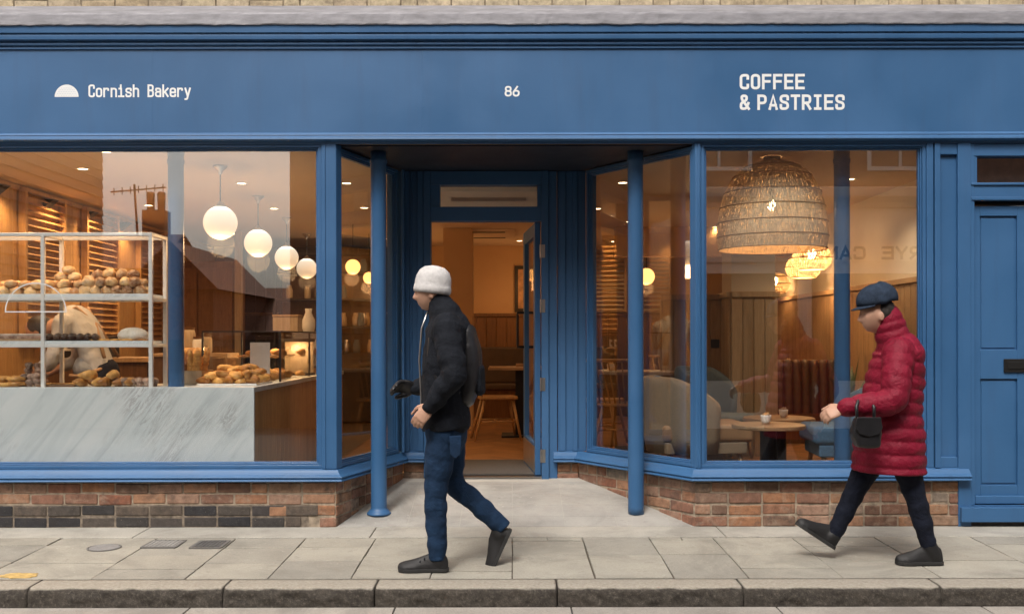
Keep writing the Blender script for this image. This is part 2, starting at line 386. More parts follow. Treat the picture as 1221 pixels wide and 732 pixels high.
# corner posts and pilasters
def poly_part(name, poly, z0, z1, mat='blue', bevel=0.004): return obj(name, MB().prism(poly, 'z', z0, z1), M[mat], shop, bevel=bevel)
zp0, zp1 = 0.388, 2.535
poly_part('corner_post', [(XL1 + 0.001, -0.012), (CL[0] + 0.004, -0.012), (CL[0] + 0.03, 0.05), (CL[0] - 0.02, 0.085), (XL1 + 0.001, 0.085)], zp0, zp1)
poly_part('corner_post', [(CR[0] + 0.006, -0.012), (XR0 - 0.032, -0.012), (XR0 - 0.032, 0.085), (CR[0] + 0.03, 0.085), (CR[0] - 0.014, 0.02)], zp0, zp1)
obj('bead', MB().box(XL1 + 0.018, XL1 + 0.028, -0.018, -0.008, zp0 + .002, zp1 - .002), M['blue'], shop, bevel=0.003)
obj('bead', MB().box(XR0 - 0.05, XR0 - 0.04, -0.018, -0.008, zp0 + .002, zp1 - .002), M['blue'], shop, bevel=0.003)
poly_part('end_post', [(-4.2, -0.01), (XL0 - 0.001, -0.01), (XL0 - 0.001, 0.085), (-4.2, 0.085)], 0.388, 2.535)
# right hand pilaster 1120..1157 with a sunk panel
pl = MB()
xa, xb = XR1 + 0.001, X(1157)
pl.box(xa, xb, 0.02, 0.085, 0.388, 2.535)
pl.box(xa + 0.0, xa + 0.045, -0.008, 0.0199, 0.388, 2.535); pl.box(xa + 0.052, xa + 0.088, -0.016, 0.0195, 0.388, 2.535)
pl.box(xb - 0.085, xb - 0.0, -0.012, 0.0197, 0.0, 2.535)
pl.box(xa + 0.0885, xb - 0.0855, -0.004, 0.0192, 2.46, 2.535); pl.box(xa + 0.0885, xb - 0.0855, -0.004, 0.0192, 0.388, 0.46)
obj('pilaster', pl, M['blue'], shop, bevel=0.004)

# back wall of the porch: pilasters, transom light, door frame
def backbox(px0, px1, z0, z1, v0, v1, mb): mb.box(X(px0, 1.03) if px0 > 5 else px0, X(px1, 1.03) if px1 > 5 else px1, 1.03 + v0, 1.03 + v1, z0, z1)
bw = MB()
bw.box(BL[0] - 0.06, DL - 0.055, 1.035, 1.11, 0.388, 2.53); bw.box(BL[0] + 0.02, BL[0] + 0.05, 1.015, 1.034, 0.39, 2.528)
bw.box(BL[0] + 0.065, BL[0] + 0.075, 1.022, 1.034, 0.39, 2.528); bw.box(DL - 0.10, DL - 0.058, 1.012, 1.034, 0.39, 2.528)
bw.box(DR + 0.125, BR[0] + 0.06, 1.035, 1.11, 0.388, 2.53); bw.box(BR[0] - 0.04, BR[0] - 0.005, 1.018, 1.034, 0.39, 2.528)
bw.box(DR + 0.14, DR + 0.185, 1.02, 1.034, 0.39, 2.528)
bw.box(BL[0] + 0.0, BL[0] + 0.02, 0.93, 1.0345, 0.389, 2.5285)
obj('porch_pilaster', bw, M['blue_dark'], shop, bevel=0.003)
df = MB(); zt = Z(264, 1.03)
df.box(DL - 0.055, DL, 1.0, 1.12, FZ, 2.5275); df.box(DR, DR + 0.055, 1.0, 1.12, FZ - .02, 2.5275); df.box(DR + 0.0555, DR + 0.12, 1.02, 1.115, FZ - .02, 2.527)
df.box(DL + 0.0005, DR - 0.0005, 1.003, 1.117, zt, Z(247, 1.03)); df.box(DL + 0.0005, DR - 0.0005, 1.003, 1.117, Z(221, 1.03), 2.526)
df.box(DL + 0.0006, DL + 0.07, 1.01, 1.11, Z(247, 1.03) + .0005, Z(221, 1.03) - .0005); df.box(DR - 0.03, DR - 0.0006, 1.01, 1.11, Z(247, 1.03) + .0005, Z(221, 1.03) - .0005)
obj('door_frame', df, M['blue_dark'], shop, bevel=0.003)
obj('transom_pane', MB().box(DL + 0.068, DR - 0.028, 1.05, 1.056, Z(247, 1.03) - .004, Z(221, 1.03) + .004), M['glass'], shop)
# open glazed door leaf, hinged on the right jamb and swung inwards
dw, dh = 0.83, zt - FZ - 0.012
leaf = MB()
leaf.box(0, 0.10, 0, 0.045, 0, dh); leaf.box(dw - 0.10, dw, 0, 0.045, 0, dh)
leaf.box(0.1005, dw - 0.1005, 0.001, 0.044, 0, 0.24); leaf.box(0.1005, dw - 0.1005, 0.001, 0.044, dh - 0.10, dh)
door = obj('front_door', leaf, M['blue_dark'], shop, loc=(DR - 0.004, 1.07, FZ + 0.008), rot=(0, 0, math.radians(95.5)), bevel=0.004)
obj('pane', MB().box(0.098, dw - 0.098, 0.018, 0.026, 0.238, dh - 0.098), M['glass'], door)
hd = MB()
for sgn, y0 in ((-1, 0.0), (1, 0.045)):
    yy = y0 + sgn * 0.055
    hd.tube([(dw - 0.05, y0, 0.98), (dw - 0.05, yy, 0.98), (dw - 0.05, yy, 1.0), (dw - 0.05, yy, 1.25), (dw - 0.05, yy, 1.27), (dw - 0.05, y0, 1.27)], 0.011, 8)
obj('handle', hd, M['black'], door, smooth=True)
obj('kick_plate', MB().box(0.02, dw - 0.02, 0.0455, 0.048, 0.02, 0.22), M['steel'], door)
obj('weather_strip', MB().box(dw - 0.099, dw - 0.001, -0.003, -0.0003, 0.52, 0.62), M['brass'], door)
for zz in (Z(300, 1.03), Z(365, 1.03), Z(458, 1.03), Z(543, 1.03)):
    obj('hinge', MB().tube([(DR - 0.003, 1.0, zz - 0.05), (DR - 0.003, 1.0, zz + 0.05)], 0.009, 8).box(DR - 0.004, DR + 0.028, 0.9975, 0.9995, zz - 0.05, zz + 0.05), M['steel'], shop)
# porch soffit
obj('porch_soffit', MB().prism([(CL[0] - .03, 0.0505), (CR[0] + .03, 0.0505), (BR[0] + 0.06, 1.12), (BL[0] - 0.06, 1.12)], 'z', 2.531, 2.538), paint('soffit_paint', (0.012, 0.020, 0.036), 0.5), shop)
# four iron columns
def column_profile(z0, flare):
    p = [(0.0545, z0)] if not flare else [(0.083, z0), (0.083, z0 + 0.012), (0.074, z0 + 0.02), (0.066, z0 + 0.03), (0.056, z0 + 0.04)]
    return p + [(0.0545, z0 + 0.05), (0.0535, 1.2), (0.053, 2.44), (0.058, 2.46), (0.058, 2.475), (0.053, 2.485), (0.0545, 2.5305)]
for px, fl, z0 in ((210, False, FZ), (451.5, True, 0.043), (758, False, 0.043), (1004, False, FZ)):
    obj('iron_column', MB().lathe(column_profile(z0, fl), (X(px, 0.25), 0.25, 0), 28), M['blue'], shop, smooth=True)

# fascia, cornice, lead, brick above
def Zo(py, out): return EYE + (HY - py) * (D0 - out) / F
fb_ = MB(); fx_ = [-4.2, X(184), X(505), X(941), 4.1]
for i in range(4): fb_.box(fx_[i] + .0002, fx_[i + 1] - .0002, -0.02 + .0003 * (i % 2), 0.05, 2.56, Zo(59, .02))
fas = obj('fascia', fb_, M['blue'], shop)
obj('fascia_bead', MB().sweep([(-4.2, 0), (4.1, 0)], [(-0.03, Zo(158, .03)), (0.020, Zo(157.6, .03)), (0.030, Zo(159.4, .03)), (0.036, Zo(161, .03)), (0.032, Zo(161.6, .03)), (0.034, Zo(162.0, .04)), (0.046, Zo(164.2, .04)), (0.048, Zo(166, .045)), (0.036, Zo(167, .04)), (0.02, Zo(168.5, .02)), (0.012, Zo(169, .01)), (0.012, Zo(171.8, .01)), (-0.03, 2.5395)]), M['blue'], shop, bevel=0.001)
cp = [(-0.03, Zo(59.2, .02)), (0.024, Zo(59.0, .02)), (0.032, Zo(58, .03)), (0.032, Zo(55.6, .03)), (0.026, Zo(55, .03)), (0.038, Zo(54, .04)), (0.046, Zo(52.8, .045)), (0.046, Zo(50.9, .046)), (0.04, Zo(50, .04)), (0.04, Zo(49, .04)),
      (0.072, Zo(47.6, .07)), (0.082, Zo(46.5, .08)), (0.086, Zo(43, .085)), (0.086, Zo(41.2, .086)), (0.078, Zo(40.5, .08)), (0.078, Zo(39.6, .08)), (0.102, Zo(38.6, .1)), (0.108, Zo(36.5, .11)), (0.118, Zo(33, .12)), (0.135, Zo(30.6, .13)), (0.14, Zo(29.2, .14)), (-0.03, Zo(29, .14))]
sq = lambda o_: o_ if o_ < .05 else (.05 + (o_ - .05) * .5 if o_ < .1 else .076 + (o_ - .102) * .12)
cp = [(sq(o_), Zo(HY - (z_ - EYE) * F / (D0 - o_), sq(o_)) if o_ > 0 else z_) for o_, z_ in cp]
obj('cornice', MB().sweep([(-4.2, 0), (4.1, 0)], cp), M['blue'], shop, bevel=0.001)
m, nt, b = newmat('lead_sheet'); v = coords(nt)
c = ramp(nt, noise(nt, coords(nt, (1, 4, 4)), 6, 6, 0.65), [(0.3, (0.19, 0.19, 0.205)), (0.55, (0.27, 0.27, 0.295)), (0.75, (0.35, 0.35, 0.37))])
c = mixc(nt, ramp(nt, noise(nt, coords(nt, (3, 3, 30)), 5, 5, 0.7), [(0.60, 0.0), (0.74, 0.4)]), c, (0.13, 0.13, 0.14))
nt.links.new(c, b.inputs['Base Color']); b.inputs['Roughness'].default_value = 0.6; b.inputs['Metallic'].default_value = 0.25
bump(nt, noise(nt, v, 5, 3), 0.2, 0.008, b); M['lead'] = m
ld = MB(); nx = 260; rl = random.Random(3); vs = []
def wob(i, k): return 0.0014 * math.sin(i * 0.31 + k) + 0.001 * math.sin(i * 0.83 + 2 * k) + rl.uniform(-0.0030, 0.0018)
for i in range(nx + 1):
    x = -4.2 + 8.3 * i / nx; e = wob(i, 1)
    vs += [(x, -0.088 + wob(i, 2) * .4, Zo(28.6, .10) + e * .6), (x, -0.090 + wob(i, 3) * .4, Zo(27.2, .104) + e * .6), (x, -0.088 + wob(i, 4) * .3, Zo(16.2, .10) + wob(i, 5) * .3), (x, -0.086, Zo(14.8, .086) + wob(i, 5) * .3), (x, 0.0, 3.452), (x, 0.0, 3.30)]
ld.add(vs, [(6 * i + a, 6 * i + (a + 1) % 6, 6 * i + 6 + (a + 1) % 6, 6 * i + 6 + a) for i in range(nx) for a in range(6)] + [tuple(range(6)), tuple(range(6 * nx, 6 * nx + 6))])
obj('lead_flashing', ld, M['lead'], shop, smooth=False)
ub = MB(); zb = [3.352 + 0.0755 * i for i in range(-1, 34)]
bricks(ub, (-4.2, 0.03), (4.1, 0.03), [3.36 + 0.0755 * i for i in range(0, 34)], 0.0, rnd=random.Random(8), J=0.009)
obj('upper_brick_wall', ub, M['brick_buff'], shop, bevel=0.004)
obj('upper_mortar', MB().box(-4.2, 4.1, 0.036, 0.3, 2.95, 5.95), M['mortar_dark'], shop)
obj('lintel_beam', MB().box(-4.2, 4.1, 0.0505, 0.30, 2.5405, 2.9495), M['plaster'], shop)

# ------------------------------------------------------------------ lettering (stroke alphabet)
def fillet(pts, rad, closed):
    P = [V(p) for p in pts]; n = len(P); out = []
    for i in range(n):
        if not closed and i in (0, n - 1): out.append(P[i]); continue
        a, p, c = P[i - 1], P[i], P[(i + 1) % n]; u = (a - p); w = (c - p)
        r_ = min(rad, u.length * 0.499, w.length * 0.499)
        if r_ < 1e-4: out.append(p); continue
        A_, B_ = p + u.normalized() * r_, p + w.normalized() * r_
        for k in range(7):
            t = k / 6; out.append(A_ * (1 - t) ** 2 + p * 2 * t * (1 - t) + B_ * t * t)
    return out
def G(ch, w):
    h, q = 1.0, .30; x = .70
    D = {'C': [([(w, .76), (w, 1), (0, 1), (0, 0), (w, 0), (w, .24)], q)], 'O': [([(0, 0), (w, 0), (w, 1), (0, 1)], q, 1)],
     'F': [([(0, 0), (0, 1), (w, 1)], 0), ([(0, .52), (w * .88, .52)], 0)], 'E': [([(w, 0), (0, 0), (0, 1), (w, 1)], 0), ([(0, .52), (w * .88, .52)], 0)],
     'P': [([(0, 0), (0, 1)], 0), ([(0, 1), (w, 1), (w, .44), (0, .44)], .26)], 'A': [([(0, 0), (w * .5, 1.03), (w, 0)], 0), ([(w * .14, .26), (w * .86, .26)], 0)],
     'S': [([(w, .74), (w, 1), (0, 1), (0, .54), (w, .46), (w, 0), (0, 0), (0, .26)], .24)], 'T': [([(0, 1), (w, 1)], 0), ([(w / 2, 1), (w / 2, 0)], 0)],
     'R': [([(0, 0), (0, 1)], 0), ([(0, 1), (w, 1), (w, .44), (0, .44)], .26), ([(w * .5, .44), (w, 0)], 0)], 'I': [([(.06, 1), (w - .06, 1)], 0), ([(.06, 0), (w - .06, 0)], 0), ([(w / 2, 1), (w / 2, 0)], 0)],
     'Y': [([(0, 1), (w / 2, .42), (w, 1)], 0), ([(w / 2, .46), (w / 2, 0)], 0)], 'N': [([(0, 0), (0, 1)], 0), ([(0, 1), (w, 0)], 0), ([(w, 0), (w, 1)], 0)], 'D': [([(w * .55, 0), (0, 0), (0, 1), (w * .55, 1)], 0), ([(w * .5, 1), (w, 1), (w, 0), (w * .5, 0)], .33)],
     '&': [([(w * 1.08, 0), (.05, .74), (.05, 1), (w * .78, 1), (w * .78, .68), (w*.3, .52)], .16), ([(w*.36, .54), (0, .40), (0, 0), (w * .72, 0), (w*1.02, .42)], .16)],
     '8': [([(.02, .53), (w - .02, .53), (w - .02, 1), (.02, 1)], .22, 1), ([(0, 0), (w, 0), (w, .53), (0, .53)], .24, 1)], '6': [([(0, 0), (w, 0), (w, .56), (0, .56)], .26, 1), ([(w * .7, 1), (.0, .40), (0, .28)], .1)],
     'B': [([(0, 0), (0, 1)], 0), ([(0, 1), (w * .95, 1), (w * .95, .53), (0, .53)], .2), ([(0, .53), (w, .53), (w, 0), (0, 0)], .2)],
     'o': [([(0, 0), (w, 0), (w, x), (0, x)], .24, 1)], 'r': [([(0, 0), (0, x)], 0), ([(0, x * .55), (.03, x), (w * .9, x), (w * .9, x * .82)], .16)],
     'n': [([(0, 0), (0, x)], 0), ([(0, x * .4), (0, x), (w, x), (w, 0)], .24)], 'h': [([(0, 0), (0, 1)], 0), ([(0, x * .4), (0, x), (w, x), (w, 0)], .24)],
     'i': [([(.04, x), (w / 2, x), (w / 2, 0)], 0), ([(0, 0), (w, 0)], 0), ([(w / 2 - .03, .86), (w / 2 - .03, 1.0)], 0)],
     's': [([(w, x * .78), (w, x), (0, x), (0, x * .55), (w, x * .45), (w, 0), (0, 0), (0, x * .22)], .16)],
     'a': [([(.02, x * .8), (.02, x), (w, x), (w, 0)], .2), ([(w, x * .58), (0, x * .58), (0, 0), (w, 0)], .18)],
     'k': [([(0, 0), (0, 1)], 0), ([(w, x), (0, .26)], 0), ([(w * .35, .42), (w, 0)], 0)],
     'e': [([(0.06, x * .5), (w, x * .5)], 0), ([(w, x * .5), (w, x), (0, x), (0, 0), (w, 0), (w, x * .2)], .2)], 'y': [([(0, x), (w / 2, .02)], 0), ([(w, x), (w * .36, -.26), (0, -.26)], .1)]}
    return D[ch]
def lettering(text, x, z, cap, adv, w, sw, y, flip=False):
    """text as flat painted strokes; x,z lower left of the first letter, cap height, advance"""
    mb = MB()
    for ch in text:
        if ch != ' ':
            k = 0
            for s in G(ch, w):
                cl = len(s) > 2; pts = fillet([V(p) for p in s[0]], s[1], cl)
                P = [V((sw / 2 + p.x * 1.0, sw / 2 + p.y * (1 - sw))) * cap for p in pts]; n = len(P); vs = []
                for i in range(n):
                    a = P[i - 1] if (cl or i) else None; c = P[(i + 1) % n] if (cl or i < n - 1) else None
                    d0 = (P[i] - a).normalized() if a is not None else None; d1 = (c - P[i]).normalized() if c is not None else None
                    d0 = d0 or d1; d1 = d1 or d0; n0 = V((-d0.y, d0.x)); n1 = V((-d1.y, d1.x)); bb = (n0 + n1) / max(0.35, 1 + n0.dot(n1))
                    e = d1 * (-cap * sw / 2) if (not cl and i == 0) else (d0 * (cap * sw / 2) if (not cl and i == n - 1) else V((0, 0)))
                    for sg in (1, -1):
                        q = P[i] + e + bb * sg * cap * sw / 2; vs.append((q.x, q.y))
                fs = [(2 * i, 2 * i + 1, 2 * ((i + 1) % n) + 1, 2 * ((i + 1) % n)) for i in range(n if cl else n - 1)]
                yy = y + (-1 if not flip else 1) * 0.00025 * k; k += 1
                mb.add([((x + q[0]) if not flip else (x - q[0]), yy, z + q[1]) for q in vs], fs)
        x += adv * (1 if not flip else -1)
    return mb
FY = -0.0206
capA = (116.0 - 100) / 180.5
for wd_, k_ in (('Cornish', 0), ('Bakery', 8)): obj('lettering', lettering(wd_, X(106, -.02) + k_ * (X(114.78) - X(106)), Zo(115.5, .02), 0.0845, X(114.78) - X(106), 0.36, 0.14, FY), M['white_letter'], fas)
obj('lettering', lettering('86', X(602.3, -.02), Zo(115.5, .02), 0.070, 0.052, 0.50, 0.17, FY), M['white_letter'], fas)
obj('lettering', lettering('COFFEE', X(882.5, -.02), Zo(107.5, .02), 0.102, 0.0735, 0.44, 0.17, FY), M['white_letter'], fas)
obj('lettering', lettering('&', X(882.5, -.02), Zo(132, .02), 0.102, 0.0735, 0.46, 0.17, FY), M['white_letter'], fas)
obj('lettering', lettering('PASTRIES', X(903.5, -.02), Zo(132, .02), 0.102, 0.0735, 0.44, 0.17, FY), M['white_letter'], fas)
lg = MB(); lx, lz, lr = X(80, -.02), Zo(115, .02), 0.079
lg.add([(lx + lr * math.cos(PI * i / 32), FY, lz + lr * 1.03 * math.sin(PI * i / 32)) for i in range(33)], [tuple(range(33))])
logo = obj('logo', lg, M['white_letter'], fas)
dt = MB()
for j in range(6):
    for i in range(13):
        px, pz = -0.066 + 0.011 * i + (j % 2) * 0.0055, 0.010 + 0.012 * j
        if math.hypot(px, pz) < lr - 0.01: dt.add([(lx + px + 0.0022 * math.cos(a * PI / 3), FY - 0.0006, lz + pz + 0.0022 * math.sin(a * PI / 3)) for a in range(6)], [tuple(range(6))])
obj('dot_pattern', dt, plain('pale_blue_dots', (0.40, 0.50, 0.60), 0.5), logo)

# ------------------------------------------------------------------ side door on the right
dx0, dx1 = X(1157), 4.0
sd = MB(); zh = Z(243)
sd.box(dx0 + 0.001, dx0 + 0.028, -0.004, 0.09, 0.14, 2.534); sd.box(dx1 - 0.04, dx1, -0.004, 0.09, 0.14, 2.534); sd.box(dx1 + 0.0005, 4.1, -0.012, 0.09, 0, 2.534)
sd.box(dx0 + 0.0285, dx1 - 0.0405, 0.0, 0.088, Z(240), Z(220)); sd.box(dx0 + 0.0285, dx1 - 0.0405, 0.0, 0.088, Z(187), 2.533)
sd.box(dx0 + 0.0285, dx0 + 0.05, 0.006, 0.086, Z(220) + .0005, Z(187) - .0005)
sd.box(dx0 + 0.005, dx1 - 0.045, -0.012, -0.0045, Z(240), Z(236)); sd.box(dx0 + 0.005, dx1 - 0.045, -0.012, -0.0045, Z(222), Z(219))
obj('side_door_frame', sd, M['blue'], shop, bevel=0.003)
obj('transom_pane', MB().box(dx0 + 0.049, dx1 - 0.04, 0.05, 0.056, Z(220) - .003, Z(187) + .003), M['glass'], shop)
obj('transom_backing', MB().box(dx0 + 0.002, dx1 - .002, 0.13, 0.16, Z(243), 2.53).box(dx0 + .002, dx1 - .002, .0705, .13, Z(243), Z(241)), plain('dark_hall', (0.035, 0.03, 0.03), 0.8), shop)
s0, s1 = dx0 + 0.030, dx1 - 0.042
dl = MB(); st = 0.045
zr = [0.145, Z(580), Z(453), Z(418), Z(258), Z(246)]
dl.box(s0, s0 + 0.05, 0.03, 0.07, zr[0], zr[5]); dl.box(s1 - 0.05, s1, 0.03, 0.07, zr[0], zr[5])
xm0, xm1 = X(1216), X(1216) + 0.09
dl.box(xm0, xm1, 0.031, 0.069, zr[0] + .001, zr[5] - .001)
for a, b_ in ((zr[0], zr[1]), (zr[2], zr[3]), (zr[4], zr[5])):
    dl.box(s0 + 0.0505, xm0 - 0.0005, 0.0305, 0.0695, a + .0005, b_ - .0005); dl.box(xm1 + 0.0005, s1 - 0.0505, 0.0305, 0.0695, a + .0005, b_ - .0005)
sdoor = obj('side_door', dl, M['blue'], shop, bevel=0.003)
pn = MB()
for a, b_ in ((zr[1], zr[2]), (zr[3], zr[4])):
    for u0, u1 in ((s0 + 0.05, xm0), (xm1, s1 - 0.05)): pn.box(u0 - .002, u1 + .002, 0.048, 0.062, a - .002, b_ + .002); pn.box(u0 + 0.012, u1 - 0.012, 0.042, 0.0479, a + 0.012, b_ - 0.012)
obj('panel', pn, M['blue'], sdoor, bevel=0.003)
lb = obj('letterbox', MB().box(X(1199), X(1199) + 0.26, 0.018, 0.0299, Z(445), Z(429)), M['black'], sdoor, bevel=0.003)
obj('flap', MB().box(X(1203), X(1203) + 0.21, 0.013, 0.0179, Z(441), Z(432)), M['black'], sdoor, bevel=0.002)
obj('bead', MB().box(s0 + 0.004, s1 - 0.004, 0.006, 0.0298, 0.146, Z(592)), M['blue'], sdoor, bevel=0.006)
obj('door_step', MB().box(X(1143), 4.1, -0.045, 0.09, 0.035, Z(604.5)).box(X(1150), 4.08, -0.015, 0.088, Z(604.5) + .0004, 0.1395), M['blue'], shop, bevel=0.006)
obj('step_base', MB().box(3.003, 4.1, -0.005, 0.09, -0.05, 0.0345), M['brick_black'], shop)
# neighbours beyond the frame
nb = thing('brick_terrace', 'plain red brick terrace wall adjoining the bread window end of the bakery', 'building')
obj('wall', MB().box(-10, -4.205, 0.05, 0.4, -0.1, 5.9), M['brick_red'], nb)
nb2 = thing('brick_terrace', 'plain red brick terrace wall adjoining the blue side door', 'building')
obj('wall', MB().box(4.105, 10, 0.05, 0.4, -0.1, 5.9), M['brick_red'], nb2)

# ------------------------------------------------------------------ ground
def stone_mat(name, col, island=0.1, spot=0.5, rough=0.9):
    m, nt, b = newmat(name); v = coords(nt)
    g = nt.nodes.new('ShaderNodeNewGeometry'); n1 = noise(nt, v, 3.5, 6, 0.65); n2 = noise(nt, v, 130, 3, 0.7); n3 = noise(nt, v, 14, 5, 0.7)
    c = ramp(nt, n1, [(0.25, tuple(x * 0.78 for x in col)), (0.5, col), (0.78, tuple(min(1, x * 1.18) for x in col))])
    c = mixc(nt, 1.0, c, ramp(nt, g.outputs['Random Per Island'], [(0, (1 - island, 1 - island, 1 - island * .9)), (0.5, (1, 1 - island * .1, 1 - island * .25)), (1, (1 + island, 1 + island * .95, 1 + island * .8))]), 'MULTIPLY')
    c = mixc(nt, 1.0, c, ramp(nt, n2, [(0.3, 1 - 0.3 * spot), (0.5, 1.0), (0.72, 1 + 0.3 * spot)]), 'MULTIPLY')
    c = mixc(nt, ramp(nt, n3, [(0.58, 0.0), (0.72, 0.5)]), c, tuple(x * 0.5 for x in col))
    n5 = noise(nt, v, 1.3, 5, 0.7, 0.8); c = mixc(nt, ramp(nt, n5, [(0.48, 0.0), (0.64, 0.6)]), c, tuple(x * 0.60 for x in col)); n6 = noise(nt, v, 40, 3, .6); c = mixc(nt, ramp(nt, n6, [(0.66, 0.0), (0.72, 0.55)]), c, tuple(min(1, x * 1.5) for x in col))
    nt.links.new(c, b.inputs['Base Color']); b.inputs['Roughness'].default_value = rough
    bump(nt, math_(nt, 'ADD', n3, math_(nt, 'MULTIPLY', n2, 0.5)), 0.35, 0.005, b); return m
M['slab'] = stone_mat('yorkstone_slab', (0.325, 0.312, 0.270), 0.12)
M['strip'] = stone_mat('concrete_strip', (0.385, 0.370, 0.328), 0.03)
M['porch'] = stone_mat('porch_tile', (0.36, 0.35, 0.325), 0.03, 0.25)
M['joint'] = plain('joint_dirt', (0.10, 0.083, 0.065), 0.95, 0.35, 20)
M['kerb_top'] = stone_mat('granite_kerb', (0.37, 0.34, 0.285), 0.06, 0.8)
M['kerb_face'] = None
M['road'] = stone_mat('road_paving', (0.36, 0.335, 0.30), 0.06, 0.8)
def gz(y): return 0.02 * min(0, y + 0.0)          # pavement falls to the kerb
YK = -1.49
sl = MB(); rs = random.Random(21)
def slab(x0, x1, y0, y1, g=0.003, gy=0.009):
    h = rs.uniform(-0.002, 0.002); t1, t2 = rs.uniform(-.0015, .0015), rs.uniform(-.0015, .0015)
    p = [(x0 + g, y0 + gy), (x1 - g, y0 + gy), (x1 - g, y1 - gy * .5), (x0 + g, y1 - gy * .5)]; j_ = lambda: rs.uniform(-.003, .003); p = [(a_ + j_(), b_ + j_()) for a_, b_ in p]
    top = [(a, b_, gz(b_) + h + t1 * (i in (1, 2)) + t2 * (i > 1)) for i, (a, b_) in enumerate(p)]
    sl.add([(a, b_, -0.06) for a, b_ in p] + top, [(0, 1, 5, 4), (1, 2, 6, 5), (2, 3, 7, 6), (3, 0, 4, 7), (4, 5, 6, 7)])
x = -9.0; 
while x < 9.0:
    w = rs.choice([0.40, 0.42, 0.40, 0.44]) if -1.4 < x < 1.1 else rs.choice([0.44, 0.52, 0.6, 0.5])
    if abs(x) > 1.3 and rs.random() < 0.6:
        a = rs.uniform(-0.60, -0.52); b_ = rs.uniform(-0.98, -0.9)
        slab(x, x + w, a, -0.313); slab(x, x + w, b_, a); slab(x, x + w, -1.31, b_)
    else:
        s_ = rs.choice([-0.80, -0.83, -0.86, -0.77]); u = rs.uniform(-.05, .05) if abs(x) > 1.3 else 0
        if rs.random() < 0.3: slab(x, x + w * .5, -0.40, -0.313); slab(x + w * .5, x + w, -0.40, -0.313); slab(x, x + w, s_, -0.40)
        else: slab(x, x + w, s_, -0.313)
        if rs.random() < .4: slab(x, x + w, s_ - .33, s_); slab(x, x + w, -1.31, s_ - .33)
        else: slab(x, x + w, -1.31, s_)
    x += w
pv = struct('pavement', MB().box(-30, 30, -1.315, 0.09, -0.07, -0.0305), M['joint'])
pav = obj('flagstones', sl, M['slab'], None, bevel=0.003); pav.parent = pv
st_ = MB(); xs = [-9, -2.4, -0.9, 1.35, 9]
for i in range(4): st_.add([(xs[i] + .003, -0.31, -0.06), (xs[i + 1] - .003, -0.31, -0.06), (xs[i + 1] - .003, 0.07, -0.06), (xs[i] + .003, 0.07, -0.06), (xs[i] + .003, -0.31, gz(-.31) + .004), (xs[i + 1] - .003, -0.31, gz(-.31) + .004), (xs[i + 1] - .003, 0.07, 0.0025), (xs[i] + .003, 0.07, 0.0025)], [(0, 1, 5, 4), (1, 2, 6, 5), (3, 0, 4, 7), (4, 5, 6, 7)])
cs = obj('concrete_strip', st_, M['strip'], None, bevel=0.004); cs.parent = pv
# porch ramp tiled
pf = MB(); rs2 = random.Random(2); ty = [0.0, 0.19, 0.42, 0.65, 0.88, 1.06]
for j in range(5):
    xx = -1.4 - (0.0)
    while xx < 1.4:
        y0, y1 = ty[j] + .0012, ty[j + 1] - .0012
        l0 = lambda y: CL[0] + (BL[0] - CL[0]) * y / 1.03 - 0.004; r0 = lambda y: CR[0] + (BR[0] - CR[0]) * y / 1.03 + 0.004
        p = [(max(l0(y0), min(r0(y0), xx + .0012)), y0), (max(l0(y0), min(r0(y0), xx + .3488)), y0), (max(l0(y1), min(r0(y1), xx + .3488)), y1), (max(l0(y1), min(r0(y1), xx + .0012)), y1)]
        if p[1][0] - p[0][0] > 0.01 or p[2][0] - p[3][0] > 0.01:
            pf.add([(a, b_, floorz(b_) + 0.004) for a, b_ in p] + [(a, b_, floorz(b_) - 0.02) for a, b_ in p], [(0, 1, 2, 3), (0, 1, 5, 4), (1, 2, 6, 5), (2, 3, 7, 6), (3, 0, 4, 7)])
        xx += 0.35
pb = struct('porch_floor', MB().prism([(0.0, -.05), (0.0, 0.0025), (1.03, 0.1825), (1.1, 0.1825), (1.1, -.05)], 'x', CL[0] + .002, CR[0] - .002), plain('porch_grout', (0.42, 0.40, 0.36), 0.9))
tl = obj('tiles', pf, M['porch'], None, bevel=0.001); tl.parent = pb
obj('edge_strip', MB().box(DL, DR, 1.0, 1.06, FZ - 0.0055, FZ + 0.003), M['steel'], pb)
# kerb: separate granite blocks, rough dark front
m, nt, b = newmat('rough_kerb_face'); v = coords(nt); g = nt.nodes.new('ShaderNodeNewGeometry')
sepx = nt.nodes.new('ShaderNodeSeparateXYZ'); nt.links.new(g.outputs['Normal'], sepx.inputs[0])
up = ramp(nt, sepx.outputs['Z'], [(0.62, 0.0), (0.9, 1.0)])
sz = nt.nodes.new('ShaderNodeSeparateXYZ'); nt.links.new(g.outputs['Position'], sz.inputs[0]); up = math_(nt, 'MULTIPLY', up, ramp(nt, math_(nt, 'ADD', sz.outputs['Z'], 1.0), [(0.944, 0.0), (0.958, 1.0)]))
n1 = noise(nt, v, 60, 5, 0.75); n2 = noise(nt, v, 9, 5, 0.65)
face = ramp(nt, n1, [(0.3, (0.024, 0.021, 0.018)), (0.55, (0.062, 0.054, 0.045)), (0.75, (0.17, 0.15, 0.125))])
face = mixc(nt, ramp(nt, n2, [(0.45, 0.0), (0.75, 0.5)]), face, (0.10, 0.085, 0.068))
top = ramp(nt, n1, [(0.3, (0.27, 0.245, 0.20)), (0.55, (0.37, 0.34, 0.285)), (0.78, (0.46, 0.43, 0.37))])
nt.links.new(mixc(nt, up, face, top), b.inputs['Base Color']); b.inputs['Roughness'].default_value = 0.95
bump(nt, n1, 0.8, 0.008, b)
kerb = bpy.data.objects.new('kerb', None); C.objects.link(kerb); tag(kerb, kind='structure')
from mathutils import noise as mn
